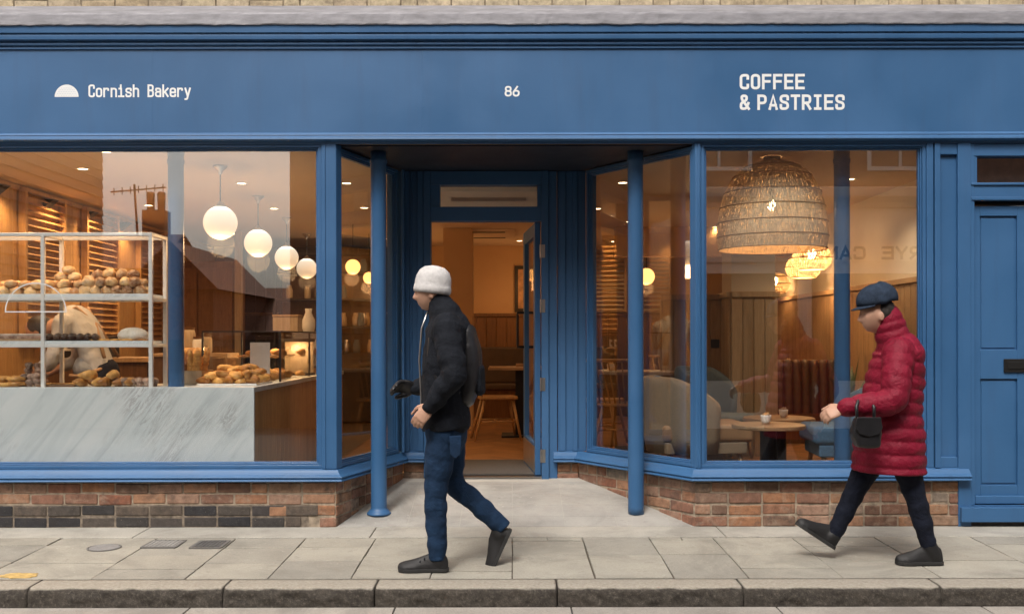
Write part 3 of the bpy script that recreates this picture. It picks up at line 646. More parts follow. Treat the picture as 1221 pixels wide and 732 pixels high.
xk = [-9.2, -8.2, -7.2, -6.1, -5.1, X(32, -1.49), X(265, -1.49), X(446, -1.49), X(664, -1.49), X(886, -1.49), 2.2, 3.3, 4.4, 5.5, 6.5, 7.5, 8.6]
for i in range(len(xk) - 1):
    kb = MB(); a, b_ = xk[i] + .004, xk[i + 1] - .004; nu = int((b_ - a) / 0.014); nv = 12; rowz = []
    prof = [(-1.312, -.06), (-1.312, gz(-1.31) - .001)] + [(-1.312 - 0.15 * t, gz(-1.31 - .15 * t)) for t in (.25, .5, .75, 1)] + [(-1.475, -0.034), (-1.487, -0.042)] + [(YK - 0.004 * k / 5, -0.042 - 0.014 * k) for k in range(1, 8)] + [(YK - .006, -.17)]
    vs = []
    for iu in range(nu + 1):
        xx = a + (b_ - a) * iu / nu
        for k, (y, z) in enumerate(prof):
            d = 0
            if k >= 6: d = 0.011 * (mn.noise(V((xx * 16, z * 30, i))) + 0.6 * mn.noise(V((xx * 45, z * 60, i + 3))))
            ch = 0.0025 * mn.noise(V((xx * 7, 3, i))) if k in (5, 6, 7) else 0
            vs.append((xx, y + d * (1 if k > 6 else 0.4) + abs(ch) * 2, z + (ch if k >= 6 else 0)))
    K = len(prof); kb.add(vs, [(q * K + c_, q * K + c_ + 1, (q + 1) * K + c_ + 1, (q + 1) * K + c_) for q in range(nu) for c_ in range(K - 1)] + [tuple(range(K)), tuple(range(nu * K, nu * K + K))])
    obj('kerb_stone', kb, m, kerb, smooth=True)
rd = struct('road', MB().add([(-120, -120, -0.135), (120, -120, -0.135), (120, 60, -0.135), (-120, 60, -0.135)], [(0, 1, 2, 3)]), plain('asphalt', (0.06, 0.058, 0.056), 0.9, 0.2, 30, 0.3))
gs = MB(); x = -9.0
while x < 9:
    w = rs.choice([0.75, 0.9, 1.05])
    gs.add([(x + .004, -2.0, -0.16), (x + w - .004, -2.0, -.16), (x + w - .004, -1.5, -.16), (x + .004, -1.5, -.16), (x + .004, -2.0, -.127), (x + w - .004, -2.0, -.127 + rs.uniform(-.002, .002)), (x + w - .004, -1.5, -.127), (x + .004, -1.5, -.127)], [(0, 1, 5, 4), (1, 2, 6, 5), (2, 3, 7, 6), (3, 0, 4, 7), (4, 5, 6, 7)]); x += w
gt = obj('gutter_stones', gs, M['road'], None, bevel=0.003); gt.parent = rd
# covers let into the pavement
def cover(px, py, w, d, kind, label):
    y = -( (EYE - 0.01) * F / (py - HY) ) ; y = -(D0 - (EYE + .01) * F / (py - HY)); x = X(px, y)
    t = thing('inspection_cover', label, 'inspection cover', (x, y, gz(y) + 0.003), group='covers let into the pavement')
    mt = {'round': plain('worn_iron', (0.24, 0.235, 0.23), 0.55, 0.2, 40, 0.4, 200), 'grid': plain('pale_iron', (0.29, 0.285, 0.27), 0.6, 0.2, 40, 0.4, 200), 'dark': plain('dark_iron', (0.085, 0.085, 0.085), 0.5, 0.25, 40, 0.4, 200)}[kind]
    fr = MB(); rb_ = MB()
    if kind == 'round':
        obj('plate', MB().lathe([(w * .44, -0.006), (w * .44, 0.002), (w * .43, .004)], n=40), mt, t, smooth=False)
        fr.lathe([(w * .5, -.006), (w * .5, .003), (w * .455, .003), (w * .455, -.006)], n=40, cap=False)
    else:
        obj('plate', MB().box(-w * .45, w * .45, -d * .43, d * .43, -.006, 0.001), mt, t)
        for s in (-1, 1): fr.box(-w / 2, w / 2, s * d * .47 - .008, s * d * .47 + .008, -.006, .003); fr.box(s * w * .475 - .008, s * w * .475 + .008, -d * .44, d * .44, -.006, .0028)
        n = 7
        for i in range(n): rb_.box(-w * .43 + w * .86 * i / n, -w * .43 + w * .86 * (i + .6) / n, -d * .4, d * .4, .0012, .0042)
        obj('ribs', rb_, mt, t)
    obj('rim', fr, plain('iron_rim', (0.12, 0.115, 0.11), 0.5), t)
cover(124, 652, 0.20, 0.2, 'round', 'round worn grey iron cover beside two rectangular covers')
cover(195, 648, 0.21, 0.22, 'grid', 'pale square ribbed cover between the round and dark covers')
cover(250, 648.5, 0.19, 0.22, 'dark', 'dark ribbed square cover on the side towards the doorway')
yp = MB(); r9 = random.Random(4); c0 = (X(20, -1.27), -1.24)
poly = [(c0[0] + .11 * math.cos(a) * r9.uniform(.7, 1.1) , c0[1] + .06 * math.sin(a) * r9.uniform(.8, 1.1)) for a in [2 * PI * i / 22 for i in range(22)]]
yp.prism(poly, 'z', gz(-1.24) + .0005, gz(-1.24) + 0.0045)
tag(obj('paint_mark', yp, plain('yellow_paint', (0.52, 0.36, 0.13), 0.8, 0.35, 30)), 'worn yellow paint patch on the paving by the kerb', 'paint mark')
# ------------------------------------------------------------------ interior shell
CZ = 2.54; WL = -4.15; WR = 3.3; BY = 7.2
fl = MB().prism([(WL - .1, .091), (CL[0] - .04, .091), (BL[0] - .04, 1.0605), (BR[0] + .04, 1.0605), (CR[0] + .04, .091), (WR + .1, .091), (WR + .1, BY + .1), (WL - .1, BY + .1)], 'z', FZ - .06, FZ - .004)
floor = struct('floor', fl, plain('floor_gap', (0.05, 0.03, 0.015), 0.6))
hp = MB(); L_, W_ = 0.36, 0.075; rh = random.Random(6)
a = 0.5 ** 0.5
def plank(cx, cy, ang):
    c_, s_ = math.cos(ang), math.sin(ang); g = 0.0012
    q = [(cx + u * c_ - v_ * s_, cy + u * s_ + v_ * c_) for u, v_ in ((-L_ / 2 + g, -W_ / 2 + g), (L_ / 2 - g, -W_ / 2 + g), (L_ / 2 - g, W_ / 2 - g), (-L_ / 2 + g, W_ / 2 - g))]
    if all(-1.65 < p[0] < 3.28 and (p[1] > 1.16 or (p[1] > .12 and p[0] > 1.45)) and p[1] < 7.18 for p in q):
        hp.add([(p[0], p[1], FZ) for p in q] + [(p[0], p[1], FZ - .003) for p in q], [(0, 1, 2, 3), (0, 1, 5, 4), (1, 2, 6, 5), (2, 3, 7, 6), (3, 0, 4, 7)])
nW = 5; L_ = nW * W_; q45 = 0.5 ** 0.5
def place_plank(ux, uy, horiz):
    cu, cv = (ux + nW / 2, uy + .5) if horiz else (ux + .5, uy + nW / 2)
    cu *= W_; cv *= W_
    plank((cu - cv) * q45 + .1, (cu + cv) * q45 - 2.0, PI / 4 if horiz else 3 * PI / 4)
for yy in range(-75, 100):
    for kk in range(-14, 15):
        place_plank(yy + 2 * nW * kk, yy, True)
for xx in range(-75, 100):
    for kk in range(-14, 15): place_plank(xx, xx - 2 * nW + 1 + 2 * nW * kk, False)
pq = obj('parquet', hp, M['parquet'], floor)
struct('ceiling', MB().box(WL - .1, WR + .1, 0.3005, BY + .1, CZ, CZ + .12).box(WL - .1, WR + .1, 0.0905, 0.2995, CZ, CZ + .0004), M['plaster_ceiling'])
struct('wall_left', MB().box(WL - .1, WL, 0.06, BY + .1, FZ - .05, CZ - .0005), M['plaster'])
struct('wall_right', MB().box(WR, WR + .1, 0.20, BY + .1, FZ - .05, CZ - .0005), M['cream'])
struct('wall_back', MB().box(WL + .0005, WR - .0005, BY, BY + .1, FZ - .05, CZ - .0006), M['plaster'])
# timber panelling (boards with gaps)
def boards(name, A, B, z0, z1, mat, w=0.14, th=0.018, rail=0.045, parent=None, gap=0.005, kind=True):
    A = V((A[0], A[1], 0)); B = V((B[0], B[1], 0)); d = B - A; ln = d.length; d.normalize(); n = V((d.y, -d.x, 0))
    Mx = Matrix(((d.x, n.x, 0, A.x), (d.y, n.y, 0, A.y), (0, 0, 1, 0), (0, 0, 0, 1))); mb = MB(); k = max(1, round(ln / w)); w_ = ln / k
    for i in range(k): mb.box(i * w_ + gap / 2, (i + 1) * w_ - gap / 2, 0.001, th, z0, z1 - .001, Mx)
    if rail: mb.box(0.001, ln - .001, 0.0012, th + 0.022, z1, z1 + rail, Mx)
    o = obj(name, mb, M[mat], parent, bevel=0.002, seg=1)
    if kind and parent is None: o['kind'] = 'structure'
    return o
boards('wall_panelling', (WL + .02, BY), (WR - .02, BY), FZ, 1.56, 'dado')
boards('wall_panelling', (WR, BY - .05), (WR, 0.21), FZ, 1.70, 'oak')
boards('wall_panelling', (WL, 0.12), (WL, BY - .05), FZ, 2.50, 'pine', 0.19, rail=0.035)
boards('wall_panelling', (WL + .05, BY - .05), (-1.55, BY - .05), 1.62, 2.52, 'black_wood', rail=0)
boards('wall_panelling', (WL + .05, BY - .05), (-1.55, BY - .05), FZ, 1.58, 'black_wood', rail=0)
# slatted shutters on the left wall
for k, (y0, y1) in enumerate(((1.72, 2.50), (2.93, 3.72), (4.3, 5.1))):
    t = thing('window_shutter', ['slatted timber shutter on the panelled side wall above the bread rack', 'second slatted timber shutter along the side wall, between post and cupboard', 'third slatted timber shutter deep inside on the side wall'][k], 'shutter', (WL + 0.03, (y0 + y1) / 2, 1.2), group='slatted shutters along the side wall')
    h = (y1 - y0) / 2; s = MB(); fr = MB()
    for i in range(21):
        z = 0.06 + i * 0.06; c_, s_ = math.cos(0.6), math.sin(0.6)
        Mx = Matrix(((c_, 0, s_, 0.03), (0, 1, 0, 0), (-s_, 0, c_, z), (0, 0, 0, 1))); s.box(-.028, .028, -h + .04, h - .04, -.004, .004, Mx)
    fr.box(0, .06, -h, -h + .04, 0, 1.32).box(0, .06, h - .04, h, 0, 1.32).box(.001, .059, -h + .0405, h - .0405, 0, .03).box(.001, .059, -h + .0405, h - .0405, 1.29, 1.32)
    obj('slats', s, M['pine'], t); obj('frame', fr, M['pine'], t)
# shutter on back wall seen through the porch panes
for k, (x0, x1) in enumerate(((1.02, 1.58), (1.78, 2.2))):
    t = thing('window_shutter', ['wide slatted shutter glowing amber on the back wall', 'narrow slatted shutter next to the wide one on the back wall'][k], 'shutter', ((x0 + x1) / 2, BY - .07, 1.62), group='slatted shutters on the back wall')
    h = (x1 - x0) / 2; s = MB(); fr = MB()
    for i in range(14):
        z = 0.04 + i * 0.058; c_, s_ = math.cos(0.6), math.sin(0.6)
        Mx = Matrix(((1, 0, 0, 0), (0, c_, -s_, 0.03), (0, s_, c_, z), (0, 0, 0, 1))); s.box(-h + .03, h - .03, -.026, .026, -.004, .004, Mx)
    fr.box(-h, -h + .03, 0, .06, 0, .84).box(h - .03, h, 0, .06, 0, .84).box(-h + .0299, h - .0299, .002, .058, .001, .02).box(-h + .0299, h - .0299, .002, .058, .82, .839)
    obj('slats', s, M['oak_pale'], t); obj('frame', fr, M['oak'], t)
# door mat
tag(obj('door_mat', MB().box(-.70, .42, 1.125, 2.05, FZ + .0005, FZ + .012), plain('coir_mat', (0.075, 0.066, 0.058), 0.95, 0.4, 160, 0.6, 300)), 'dark fibre door mat just inside the open door', 'door mat')
# pillars
def pillar(name, label, x0, x1, y0, y1, z0, z1, mat, ledge=None):
    t = thing(name, label, 'pillar', ((x0 + x1) / 2, (y0 + y1) / 2, z0)); w, d = (x1 - x0) / 2, (y1 - y0) / 2
    obj('shaft', MB().box(-w, w, -d, d, 0, z1 - z0), M[mat], t, bevel=0.004); return t, w, d
pillar('plaster_pillar', 'square plaster pillar seen through the open doorway', -.80, -.46, 5.0, 5.35, FZ, CZ - .002, 'plaster')
t, w, d = pillar('clad_pillar', 'square pillar clad in pale timber boards behind the coffee tables', 1.98, 2.38, 2.4, 2.8, FZ, CZ - .002, 'cream')
for A, B in (((-w, -d), (w, -d)), ((w, -d), (w, d)), ((-w, d), (-w, -d))):
    boards('cladding', A, B, 0.0, 1.43, 'oak_pale', 0.10, 0.02, 0.05, parent=t, kind=False)
t = thing('timber_partition', 'low timber partition wall running from the clad pillar towards the doorway', 'partition', (1.40, 2.75, FZ))
boards('panel', (0, 0), (0.57, 0), 0, 1.42, 'oak', 0.12, 0.02, 0.05, parent=t, kind=False); obj('core', MB().box(0, .57, .001, .09, 0, 1.42), M['oak'], t)
tag(obj('wall_socket', MB().box(1.86, 1.94, 2.718, 2.726, 1.16, 1.24), M['black'], bevel=.004), 'small dark socket plate on the timber partition', 'socket')
# air conditioner
t = thing('ceiling_cassette', 'flat air conditioning cassette with dark slots set in the ceiling', 'air conditioner', (-.38, 5.5, CZ))
obj('casing', MB().box(-.42, .42, -.42, .42, -.03, -.0005), M['plaster_ceiling'], t, bevel=.006)
obj('slot', MB().box(-.30, .30, -.36, -.28, -.034, -.0302), M['black'], t); obj('slot', MB().box(-.30, .30, .28, .36, -.034, -.0302), M['black'], t)
t = thing('air_curtain', 'grey slatted heater strip above the entrance door inside', 'air curtain', (-.2, 1.75, 2.30))
obj('casing', MB().box(-.42, .46, -.1, .1, -.06, .235), M['ceramic'], t, bevel=.006); obj('grille', MB().box(-.30, .32, -.104, -.1005, .085, .115), M['steel'], t)
# picture, wall recess
t = thing('wall_picture', 'tall framed picture hung on the back wall beside the open door', 'picture', (.20, BY - .03, 1.62)); 
obj('frame', MB().box(-.16, .16, -.02, 0, 0, .64).box(-.14, .14, -.0235, -.0203, .02, .62), M['black_wood'], t); obj('print', MB().box(-.115, .115, -.027, -.0238, .05, .59), plain('print_paper', (.42, .24, .12), .8, .5, 8), t)
# ------------------------------------------------------------------ lamps
WARM = (1.0, 0.585, 0.27); LK = 2.15
def lamp(name, kind, loc, power, parent=None, radius=0.06, spot=None, col=WARM, blend=0.6):
    l = bpy.data.lights.new(name, kind); l.energy = power * LK; l.color = col; l.shadow_soft_size = radius
    if kind == 'SPOT': l.spot_size = math.radians(spot); l.spot_blend = blend
    o = bpy.data.objects.new(name, l); C.objects.link(o); o.location = loc
    if parent is not None: o.parent = parent
    return o
globe_m = bpy.data.materials.new('opal_globe'); globe_m.use_nodes = True; nt = globe_m.node_tree; b = nt.nodes['Principled BSDF']
b.inputs['Base Color'].default_value = (.8, .72, .6, 1); b.inputs['Roughness'].default_value = .25
tc = coords(nt); sx = nt.nodes.new('ShaderNodeSeparateXYZ'); nt.links.new(tc, sx.inputs[0])
# the bulb sits in the upper half of the opal glass, so the glass is brightest round it
vd = nt.nodes.new('ShaderNodeVectorMath'); vd.operation = 'DISTANCE'; nt.links.new(tc, vd.inputs[0]); vd.inputs[1].default_value = (0, 0, 0.05)
gcol = ramp(nt, vd.outputs['Value'], [(0.075, (1.0, 0.92, 0.78)), (0.15, (1.0, 0.72, 0.44))])
gst = ramp(nt, vd.outputs['Value'], [(0.078, 1.0), (0.10, 0.42), (0.18, 0.24)])
nt.links.new(gcol, b.inputs['Emission Color']); nt.links.new(math_(nt, 'MULTIPLY', gst, 2.1), b.inputs['Emission Strength'])
gl_labels = ['opal globe pendant closest to the front glass, largest of the four', 'second opal globe pendant in the row above the pastry counter', 'third opal globe pendant, between the second and the smallest one', 'fourth opal globe pendant, smallest, partly cut by the window post']
for k, (px, py, y) in enumerate(((263, 264, .83), (308, 290, 2.4), (342, 307, 4.0), (366, 320, 5.6))):
    x = X(px, y); z = 2.115
    t = thing('globe_pendant', gl_labels[k], 'pendant lamp', (x, y, z), group='opal globe pendants in a row')
    obj('globe', MB().blob((0, 0, 0), (.125, .125, .125), 28), globe_m, t, smooth=True)
    obj('cord', MB().tube([(0, 0, .13), (0, 0, CZ - z)], .005, 6), M['slate_fabric'], t)
    obj('ceiling_rose', MB().lathe([(.012, .36), (.02, .385), (.05, .41), (.052, CZ - z - .0005)], n=18), M['steel'], t, smooth=True)
    obj('gallery', MB().lathe([(.045, .112), (.05, .125), (.025, .14), (.012, .16)], n=18), M['steel'], t, smooth=True)
    lamp('glow', 'POINT', (0, 0, -.16), (5, 4, 2, 1.2)[k], t, .1)
# downlights
em_d = emit('downlight_lens', (1.0, 0.72, 0.42), 9.0)
dls = [(-3.6, .26, 13, 'added unseen to brighten the front of the bread rack, by the outer upright'), (-2.8, .26, 13, 'added unseen to brighten the front of the bread rack, by the end upright'), (-3.25, .95, 26, 'over the bread rack by the side wall'), (-3.5, 3.0, 22, 'by the second side shutter'), (-2.24, 1.66, 11, 'between the first two globe pendants'), (-2.35, 3.25, 9, 'between the second and third globe pendants'), (-1.37, 1.66, 9, 'behind the narrow porch pane beside the bread window'), (-1.45, 3.2, 5, 'second along behind the narrow porch pane beside the bread window'), (-1.63, 6.2, 3, 'deep inside behind the narrow porch pane beside the bread window'),  # first two are unseen lamps added to brighten the bread; third placed to help
       (.92, 1.66, 3.8, 'just behind the wide porch pane'), (.85, 3.3, 4, 'second along behind the wide porch pane'), (1.3, 4.4, 3.5, 'above the dining table behind the porch pane'), (2.35, 4.9, 4, 'beyond the big wicker lampshade'), (-.3, 3.4, 2, 'in the middle of the room behind the open door'), (.1, 6.5, 2, 'by the back wall behind the open door'), (2.75, 1.5, 16, 'by the cream wall beside the huge wicker lampshade'), (-3.4, 5.6, 4, 'by the back wall behind the counter'), (1.35, 6.6, 6, 'washing the amber shutter on the back wall')]
for x, y, p, ds in dls:
    t = thing('ceiling_downlight', 'small round recessed downlight ' + ds, 'downlight', (x, y, CZ), group='recessed ceiling downlights')
    obj('trim', MB().lathe([(.036, -.001), (.05, -.001), (.05, -.006), (.036, -.004)], n=20, cap=False), M['white_metal'], t)
    obj('lens', MB().lathe([(.0005, -.0022), (.037, -.0022)], n=20, cap=False), em_d, t)
    lamp('beam', 'SPOT', (0, 0, -.02), p, t, .03, 130, blend=.8, col=(1, .72, .45) if 'cream wall' in ds else WARM)
# wall washers along the side wall
for k in range(4):
    y = 1.35 + k * .85
    t = thing('wall_washer', 'wedge shaped dark wall light over the side wall panelling, ' + ['first from the street', 'second from the street', 'third from the street', 'fourth from the street'][k], 'wall light', (WL + .03, y, 2.36), group='wedge wall lights')
    obj('shade', MB().prism([(0, .04), (.0, .12), (.10, .12)], 'y', -.05, .05), M['black_wood'], t)
    lamp('beam', 'SPOT', (.20, 0, .13), 9, t, .03, 140)
# big wicker pendant
wick = plain('wicker', (0.68, 0.51, 0.31), 0.8, 0.15, 30, 0, island=0.2)
wick_dark = plain('wicker_rim', (0.40, 0.25, 0.13), 0.8)
def wicker(x, y, ztop, prof, label, strands, rings, power, rose=True, bulb_z=None, seed=1, group=None, sw=1.0, em=26):
    t = thing('wicker_pendant', label, 'pendant lamp', (x, y, ztop), group=group); R = random.Random(seed); mb = MB(); n = len(prof)
    def at(u):
        f_ = u * (n - 1); i = min(int(f_), n - 2); q = f_ - i; return prof[i][0] * (1 - q) + prof[i + 1][0] * q, prof[i][1] * (1 - q) + prof[i + 1][1] * q
    S = 26
    for k in range(strands):
        a0 = 2 * PI * k / strands + R.uniform(-.01, .01); ph = R.uniform(0, 6); vs = []
        for j in range(S + 1):
            u = j / S; r, z = at(u); a_ = a0 + 0.022 * math.sin(u * 26 + (k % 3) * 2.1 + ph * .2) + 0.01 * math.sin(u * 61 + ph); hw = 0.0026 * sw * (0.75 + 0.25 * r / prof[-1][0]); rr = r + R.uniform(-.003, .003)
            for s_ in (-1, 1): aa = a_ + s_ * hw / max(r, .02); vs.append((rr * math.cos(aa), rr * math.sin(aa), z))
        mb.add(vs, [(2 * j, 2 * j + 1, 2 * j + 3, 2 * j + 2) for j in range(S)])
    sh = obj('lamp_shade', mb, wick, t)
    rg = MB()
    for u in rings:
        r, z = at(u); rg.tube([((r + .003) * math.cos(a_), (r + .003) * math.sin(a_), z) for a_ in [2 * PI * i / 48 for i in range(48)]], .0045 * sw, 6, True)
    obj('hoops', rg, wick_dark, t, smooth=True)
    bz = bulb_z
    obj('bulb', MB().blob((0, 0, bz), (.030 * sw, .030 * sw, .038 * sw), 14), emit('bulb_glow', (1, .74, .42), em), t, smooth=True)
    obj('bulb_holder', MB().lathe([(.017, bz + .036), (.02, bz + .05), (.02, bz + .10), (.006, bz + .115)], n=12), M['black'], t, smooth=True)
    obj('cord', MB().tube([(0, 0, bz + .11), (0, 0, CZ - ztop - .001)], .004, 6), M['black'], t)
    if rose: obj('ceiling_rose', MB().lathe([(.015, CZ - ztop - .05), (.055, CZ - ztop - .045), (.06, CZ - ztop - .01), (.06, CZ - ztop - .0005)], n=20), M['black'], t, smooth=True)
    lamp('glow', 'POINT', (0, 0, bz - .075), power, t, .05)
    return t
bell = [(.075, 0), (.16, -.02), (.235, -.065), (.29, -.13), (.335, -.22), (.362, -.31), (.378, -.40), (.386, -.48), (.386, -.56), (.375, -.625)]
wicker(1.86, .52, 2.505, bell, 'huge bell shaped wicker lampshade hanging by the front glass', 760, [0, .16, .30, .45, .58, .72, .86, 1.0], 3.2, bulb_z=-.31, seed=3)
small = [(.03, 0), (.11, -.025), (.16, -.08), (.178, -.14), (.165, -.20), (.12, -.245)]
wicker(X(968, 2.5), 2.5, Z(290, 2.5), small, 'small round wicker lamp hanging higher behind the huge lampshade', 130, [0, .3, .6, 1], 9, rose=False, bulb_z=-.10, group='small wicker lamps', sw=1.3)
wicker(X(958, 3.6), 3.6, Z(303, 3.6), small, 'small round wicker lamp hanging lower and deeper in the room', 130, [0, .3, .6, 1], 9, rose=False, bulb_z=-.10, group='small wicker lamps', seed=5, sw=1.3)
wicker(X(924, 5.2), 5.2, Z(325, 5.2), small, 'small wicker lamp half hidden behind the clad pillar', 110, [0, .3, .6, 1], 3, rose=False, bulb_z=-.10, group='small wicker lamps', seed=6, sw=1.3)
amber = emit('amber_globe', (1.0, .50, .14), 2.4)
for px, py, y, r, lb in ((530, 328, 5.9, .10, 'amber globe lamp beside the pillar seen through the open doorway'), (771, 330, 5.4, .10, 'amber globe lamp half hidden by the porch column without a foot ring'), (421, 318, 4.6, .085, 'amber globe lamp by the black shelves behind the narrow pane'), (440, 331, 5.6, .07, 'amber globe lamp beside the porch column with a foot ring'), (632, 328, 6.6, .08, 'amber globe lamp by the picture at the door edge')):
    t = thing('amber_globe_lamp', lb, 'pendant lamp', (X(px, y), y, Z(py, y)), group='amber globe lamps'); 
    obj('globe', MB().blob((0, 0, 0), (r, r, r), 18), amber, t, smooth=True); obj('cord', MB().tube([(0, 0, r), (0, 0, CZ - Z(py, y) - .001)], .004, 6), M['black'], t); lamp('glow', 'POINT', (0, 0, -r - .05), 1.6, t, .08, col=(1, .5, .2))

# ------------------------------------------------------------------ counter
m, nt, b = newmat('carrara_marble'); 
vA = coords(nt, (1.0, 1.0, 1.0), (0, math.radians(52), 0)); 
mp = nt.nodes.new('ShaderNodeMapping'); mp.inputs['Scale'].default_value = (0.7, 3, 7.0); nt.links.new(vA, mp.inputs[0])
n1 = noise(nt, mp.outputs[0], 1.6, 9, 0.62, 0.9); n2 = noise(nt, mp.outputs[0], 3.5, 8, 0.7, 1.6)
c = ramp(nt, n1, [(0.3, (0.62, 0.68, 0.705)), (0.46, (0.76, 0.82, 0.835)), (0.62, (0.83, 0.87, 0.88))])
vein = ramp(nt, math_(nt, 'ABSOLUTE', math_(nt, 'SUBTRACT', n2, 0.5)), [(0.0, 0.75), (0.018, 0.35), (0.05, 0.0)])
msk = ramp(nt, noise(nt, vA, 1.7, 4), [(0.48, 0.0), (0.62, 1.0)])
c = mixc(nt, math_(nt, 'MULTIPLY', vein, msk), c, (0.25, 0.24, 0.26))
nt.links.new(c, b.inputs['Base Color']); b.inputs['Roughness'].default_value = .3; M['marble'] = m
XC = X(303, .12); CT = .923
ct = thing('serving_counter', 'pale veined marble counter with timber end inside the bread window', 'counter', (0, 0, 0))
obj('marble_front', MB().box(-4.1, XC, .115, .14, .30, CT - .0004), M['marble'], ct, bevel=.002)
obj('marble_top', MB().prism([(-4.1, .1405), (XC, .1405), (XC, 3.7), (-2.42, 3.7), (-2.42, .72), (-4.1, .72)], 'z', CT - .035, CT), M['marble'], ct, bevel=.003)
boards('timber_side', (XC - .03, .145), (XC - .03, 3.7), FZ, CT - .036, 'pine', .13, .018, 0, parent=ct, kind=False)
obj('carcass', MB().box(-2.38, XC - .032, .146, 3.68, FZ, CT - .037).box(-4.08, -2.381, .146, .70, FZ, CT - .037), M['walnut'], ct)
# bread rack on the counter
rx = [-3.92, -3.19, X(180, .18)]; zs_ = [Z(352, .18), Z(408, .18)]; zt_ = Z(281, .18)
rk = thing('display_rack', 'white metal two tier bread rack standing on the marble counter', 'display rack', (0, 0, 0))
fr = MB(); q = .0125
for x in rx:
    for y in (.18, .46): fr.box(x - q, x + q, y - q, y + q, CT, zt_)
for y in (.18, .46): fr.box(rx[0] - q, rx[2] + q, y - q + .0004, y + q - .0004, zt_ + .0003, zt_ + .025)
for x in rx: fr.box(x - q + .0004, x + q - .0004, .1929, .4471, zt_ + .0006, zt_ + .0245)
for z in zs_:
    for y in (.18, .46):
        for i in (0, 1): fr.box(rx[i] + q, rx[i + 1] - q, y - q + .002, y + q - .002, z - .03, z - .008)
    for x in rx: fr.box(x - q + .001, x + q - .001, .1926, .4474, z - .0299, z - .0081)
obj('frame', fr, M['white_metal'], rk, bevel=.002, seg=1)
for z in zs_:
    for i in (0, 1): obj('shelf', MB().box(rx[i] + q + .001, rx[i + 1] - q - .001, .172, .468, z - .0078, z + .014), M['marble'], rk, bevel=.002)
SH1, SH2 = zs_[0] + .014, zs_[1] + .014

# ------------------------------------------------------------------ bread and pastry
def crust(name, lo, hi, flour=0.0, rough=.55):
    m, nt, b = newmat(name); v = coords(nt); 
    oi = nt.nodes.new('ShaderNodeObjectInfo')
    f = math_(nt, 'ADD', noise(nt, v, 18, 5, .6), math_(nt, 'MULTIPLY', math_(nt, 'SUBTRACT', oi.outputs['Random'], .5), .35))
    c = ramp(nt, f, [(.32, lo), (.5, tuple(a_ * .5 + b_ * .5 for a_, b_ in zip(lo, hi))), (.62, hi)])
    c = mixc(nt, ramp(nt, noise(nt, v, 38, 5, .75), [(.55, 0), (.68, .7)]), c, tuple(q * .6 for q in lo))
    if flour: c = mixc(nt, ramp(nt, noise(nt, v, 45, 4, .7), [(.48, 0), (.62, flour)]), c, (.75, .66, .52))
    nt.links.new(c, b.inputs['Base Color']); b.inputs['Roughness'].default_value = rough; bump(nt, noise(nt, v, 50, 4), .4, .004, b); return m
K_bun = crust('golden_crust', (.40, .17, .04), (.76, .50, .22), .3); K_scone = crust('scone_crust', (.24, .10, .03), (.74, .47, .20), .35); K_cro = crust('croissant_crust', (.30, .11, .018), (.74, .40, .11), 0, .4)
K_dark = crust('dark_crust', (.02, .012, .008), (.07, .04, .022)); K_white = crust('floured_loaf', (.55, .48, .38), (.78, .74, .66), .6, .8); K_muf = crust('muffin_crumb', (.10, .05, .03), (.42, .26, .18), .3)
def lump(mb, r, seed, am=.12, sc=1.3, n=20):
    k = len(mb.v); mb.blob((0, 0, 0), (1, 1, 1), n); o = V((seed * 3.1, seed * 1.7, seed))
    def f(p):
        p = V(p); q = 1 + am * mn.noise(p * sc + o) + am * .55 * mn.noise(p * sc * 2.7 + o) - am * .9 * max(0, .22 - abs(mn.noise(p * 1.9 + o * 2))) * (2.2 if p.z > .1 else 0)
        return (p.x * q * r[0], p.y * q * r[1], (max(p.z, -.62) * q + .62) * r[2])
    mb.v[k:] = [f(p) for p in mb.v[k:]]
    return mb
def croissant_mb(L=.13, r=.036):
    mb = MB(); pts, rad = [], []
    for i in range(31):
        u = -1 + 2 * i / 30; a = u * 1.15; pts.append((math.sin(a) * L * .5, (1 - math.cos(a)) * L * .5, r * .8)); rad.append(max(.004, r * (1 - .75 * u * u) * (1 + .16 * (abs(((u * 4.5) % 1) - .5) * 2 - .5))))
    return mb.tube(pts, rad, 10)
def swirl_mb():
    mb = MB(); pts = [((.012 + .0062 * t) * math.cos(t * 1.0), (.012 + .0062 * t) * math.sin(t), .016 + .003 * math.sin(t * 3) + (.012 - .0009 * t)) for t in [i * .35 for i in range(40)]]
    mb.tube(pts, .017, 8); return mb
def baguette_mb():
    mb = MB(); n = 24; return mb.tube([(0, .008 * math.sin(i * .2), .30 * i / n) for i in range(n + 1)], [.004 + .026 * min(1, (4 * (i / n) * (1 - i / n)) ** .5) * (1 + .12 * math.sin(i * 1.6)) for i in range(n + 1)], 9)
def muffin_mb():
    mb = MB().lathe([(.022, 0), (.030, .035)], n=14); k = len(mb.v); mb.blob((0, 0, .042), (.037, .037, .026), 12); mb.v[k:] = [(p[0] * (1 + .15 * mn.noise(V(p) * 60)), p[1] * (1 + .15 * mn.noise(V(p) * 60)), p[2]) for p in mb.v[k:]]; return mb
R7 = random.Random(77)
